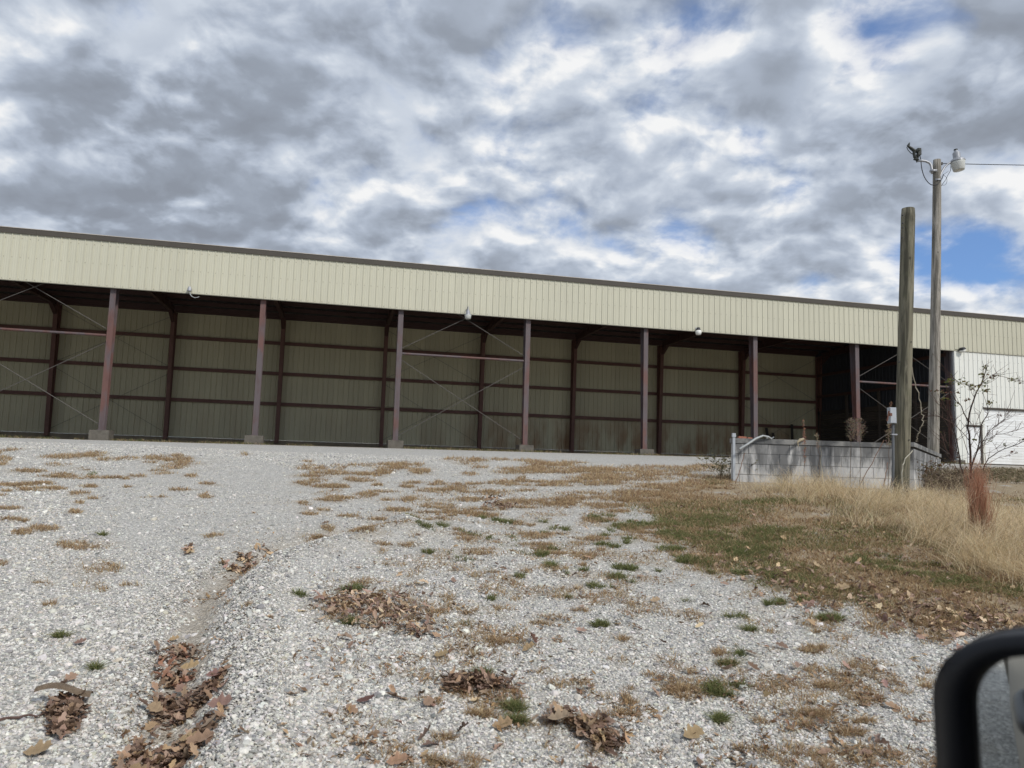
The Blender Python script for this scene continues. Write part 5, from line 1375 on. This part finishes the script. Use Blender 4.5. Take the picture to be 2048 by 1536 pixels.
for s_ in (-1, 1):
    yb_, yt_ = c_ + s_ * .96, c_ + s_ * .80
    tpart('pillar', MB().tube([(1.02, yb_, G0 + 1.25), (.42, yt_, G0 + 1.91)], .035, 8), M['paint'])
    tpart('pillar', MB().tube([(-.60, yb_, G0 + 1.25), (-.60, yt_, G0 + 1.92)], .04, 8), M['paint'])
    tpart('pillar', MB().tube([(-1.36, yb_, G0 + 1.25), (-1.2, yt_, G0 + 1.92)], .05, 8), M['paint'])
    tpart('side_window', MB().add([(-.64, yb_, G0 + 1.26), (-1.31, yb_, G0 + 1.26), (-1.17, yt_, G0 + 1.90), (-.64, yt_, G0 + 1.90), (-.64, yb_ - s_ * .006, G0 + 1.26), (-1.31, yb_ - s_ * .006, G0 + 1.26), (-1.17, yt_ - s_ * .006, G0 + 1.90), (-.64, yt_ - s_ * .006, G0 + 1.90)], [(0, 1, 2, 3), (7, 6, 5, 4)]), M['tint'])
    for x_ in (1.85, -2.75):
        w_ = tpart('wheel', MB().lathe([(.24, -.11), (.36, -.12), (.395, -.08), (.395, .08), (.36, .12), (.24, .11)], 28, (x_, c_ + s_ * .84, G0 + .395), Matrix.Rotation(math.radians(90), 3, 'X')), M['tyre'], True)
        h = link('rim', MB().lathe([(.03, -.105), (.10, -.10), (.235, -.06), (.235, .06), (.10, .10), (.03, .105)], 20, (x_, c_ + s_ * .84, G0 + .395), Matrix.Rotation(math.radians(90), 3, 'X')).mesh('rim', M['chrome'])); h.parent = w_
tpart('windscreen', MB().add([(1.02, c_ - .9, G0 + 1.26), (1.02, c_ + .9, G0 + 1.26), (.42, c_ + .78, G0 + 1.90), (.42, c_ - .78, G0 + 1.90), (1.015, c_ - .9, G0 + 1.255), (1.015, c_ + .9, G0 + 1.255), (.415, c_ + .78, G0 + 1.895), (.415, c_ - .78, G0 + 1.895)], [(0, 1, 2, 3), (7, 6, 5, 4)]), M['tint'])
tpart('rear_glass', MB().add([(-1.37, c_ - .85, G0 + 1.26), (-1.37, c_ + .85, G0 + 1.26), (-1.22, c_ + .75, G0 + 1.88), (-1.22, c_ - .75, G0 + 1.88)], [(0, 1, 2, 3)]), M['tint'])

# the door mirror: plane through a point ahead of the driver, turned so that it shows the flank and the ground behind
def hitd(X, Y, D): return at(X, Y, D)
Mp = hitd(2030, 1410, 0.55); dray = (Mp - Vector((0, 0, CZ))).normalized()
want = Vector((-1, -.030, -.30)).normalized(); nm_ = (want - dray).normalized()
vv_ = (Vector((0, 0, 1)) - nm_ * nm_.z).normalized(); uu_ = vv_.cross(nm_).normalized()      # uu_ to the viewer's right
def onplane(X, Y, off=0.0):
    r = Vector(tuple(ray(X, Y))); p0 = Mp + nm_ * off; t = (p0 - Vector((0, 0, CZ))).dot(nm_) / r.dot(nm_); q_ = Vector((0, 0, CZ)) + r * t - Mp
    return q_.dot(uu_), q_.dot(vv_)
E_ = onplane(1866, 1440); T_ = onplane(2048, 1274); GE = onplane(1950, 1470); GT = onplane(2048, 1314)
print('mirror', E_, T_, GE, GT, 'n', nm_)
def P3(u, v, w): return Mp + uu_ * u + vv_ * v + nm_ * w
# rounded outline: left edge at u0, top at v1
def outline(u0, u1, v0, v1, rTL, rTR, rB, k=10):
    o = []
    for (cu, cv, r_, a0) in ((u0 + rTL[0], v1 - rTL[1], rTL, 90), (u0 + rB[0], v0 + rB[1], rB, 180), (u1 - rB[0], v0 + rB[1], rB, 270), (u1 - rTR[0], v1 - rTR[1], rTR, 0)):
        for i in range(k + 1):
            a = math.radians(a0 + 90 * i / k); o.append((cu + r_[0] * math.cos(a), cv + r_[1] * math.sin(a)))
    return o
top = T_[1] + .006; WdM, HtM = .215, .185
ol = outline(E_[0], E_[0] + WdM, top - HtM, top, (.10, .066), (.04, .04), (.05, .05))
gtop = GT[1] + .004
gl = outline(GE[0], E_[0] + WdM - .02, top - HtM + .022, gtop, (.058, .048), (.03, .03), (.035, .035))
mir = link('side_mirror', None); mir.parent = tr
bpy.data.objects.remove(mir)
nO = len(ol)
def ring(ol_, w_, s_=1.0, c=None):
    cu, cv = sum(p[0] for p in ol_) / len(ol_), sum(p[1] for p in ol_) / len(ol_)
    return [P3(cu + (p[0] - cu) * s_, cv + (p[1] - cv) * s_, w_) for p in ol_]
layers = [ring(gl, -.004), ring(gl, .006), ring([((a[0] * .8 + b_[0] * .2), (a[1] * .8 + b_[1] * .2)) for a, b_ in zip(gl, ol)], .010),
          ring([((a[0] * .12 + b_[0] * .88), (a[1] * .12 + b_[1] * .88)) for a, b_ in zip(gl, ol)], .006), ring(ol, -.002, 1.0), ring(ol, -.02, 1.015), ring(ol, -.05, .99), ring(ol, -.08, .86), ring(ol, -.10, .5)]
mb = MB(); mb.add([p for L_ in layers for p in L_], [(i * nO + k, i * nO + (k + 1) % nO, (i + 1) * nO + (k + 1) % nO, (i + 1) * nO + k) for i in range(len(layers) - 1) for k in range(nO)] + [tuple((len(layers) - 1) * nO + k for k in range(nO))])
hs_ = tpart('side_mirror', mb, M['mirrorcase'], True)
mb = MB(); mb.add(ring(gl, .000, .999), [tuple(range(nO))])
g_o = link('mirror_glass', mb.mesh('mirror_glass', M['mirror'])); g_o.parent = hs_; 
cpo = MB(); Lc = [ring(ol, -.018, 1.02), ring(ol, -.022, 1.03), ring(ol, -.052, 1.01), ring(ol, -.085, .88), ring(ol, -.106, .5)]
cpo.add([p for L_ in Lc for p in L_], [(i * nO + k, i * nO + (k + 1) % nO, (i + 1) * nO + (k + 1) % nO, (i + 1) * nO + k) for i in range(len(Lc) - 1) for k in range(nO)] + [tuple((len(Lc) - 1) * nO + k for k in range(nO))])
cc_o = link('mirror_cap', cpo.mesh('mirror_cap', M['mirrorcase'], True)); cc_o.parent = hs_
arm = MB().tube([P3(.14, -.12, -.05), (Mp + Vector((.22, -.14, -.14)))[:]], [.03, .035], 10)
a_o = link('mirror_arm', arm.mesh('mirror_arm', M['mirrorcase'], True)); a_o.parent = hs_
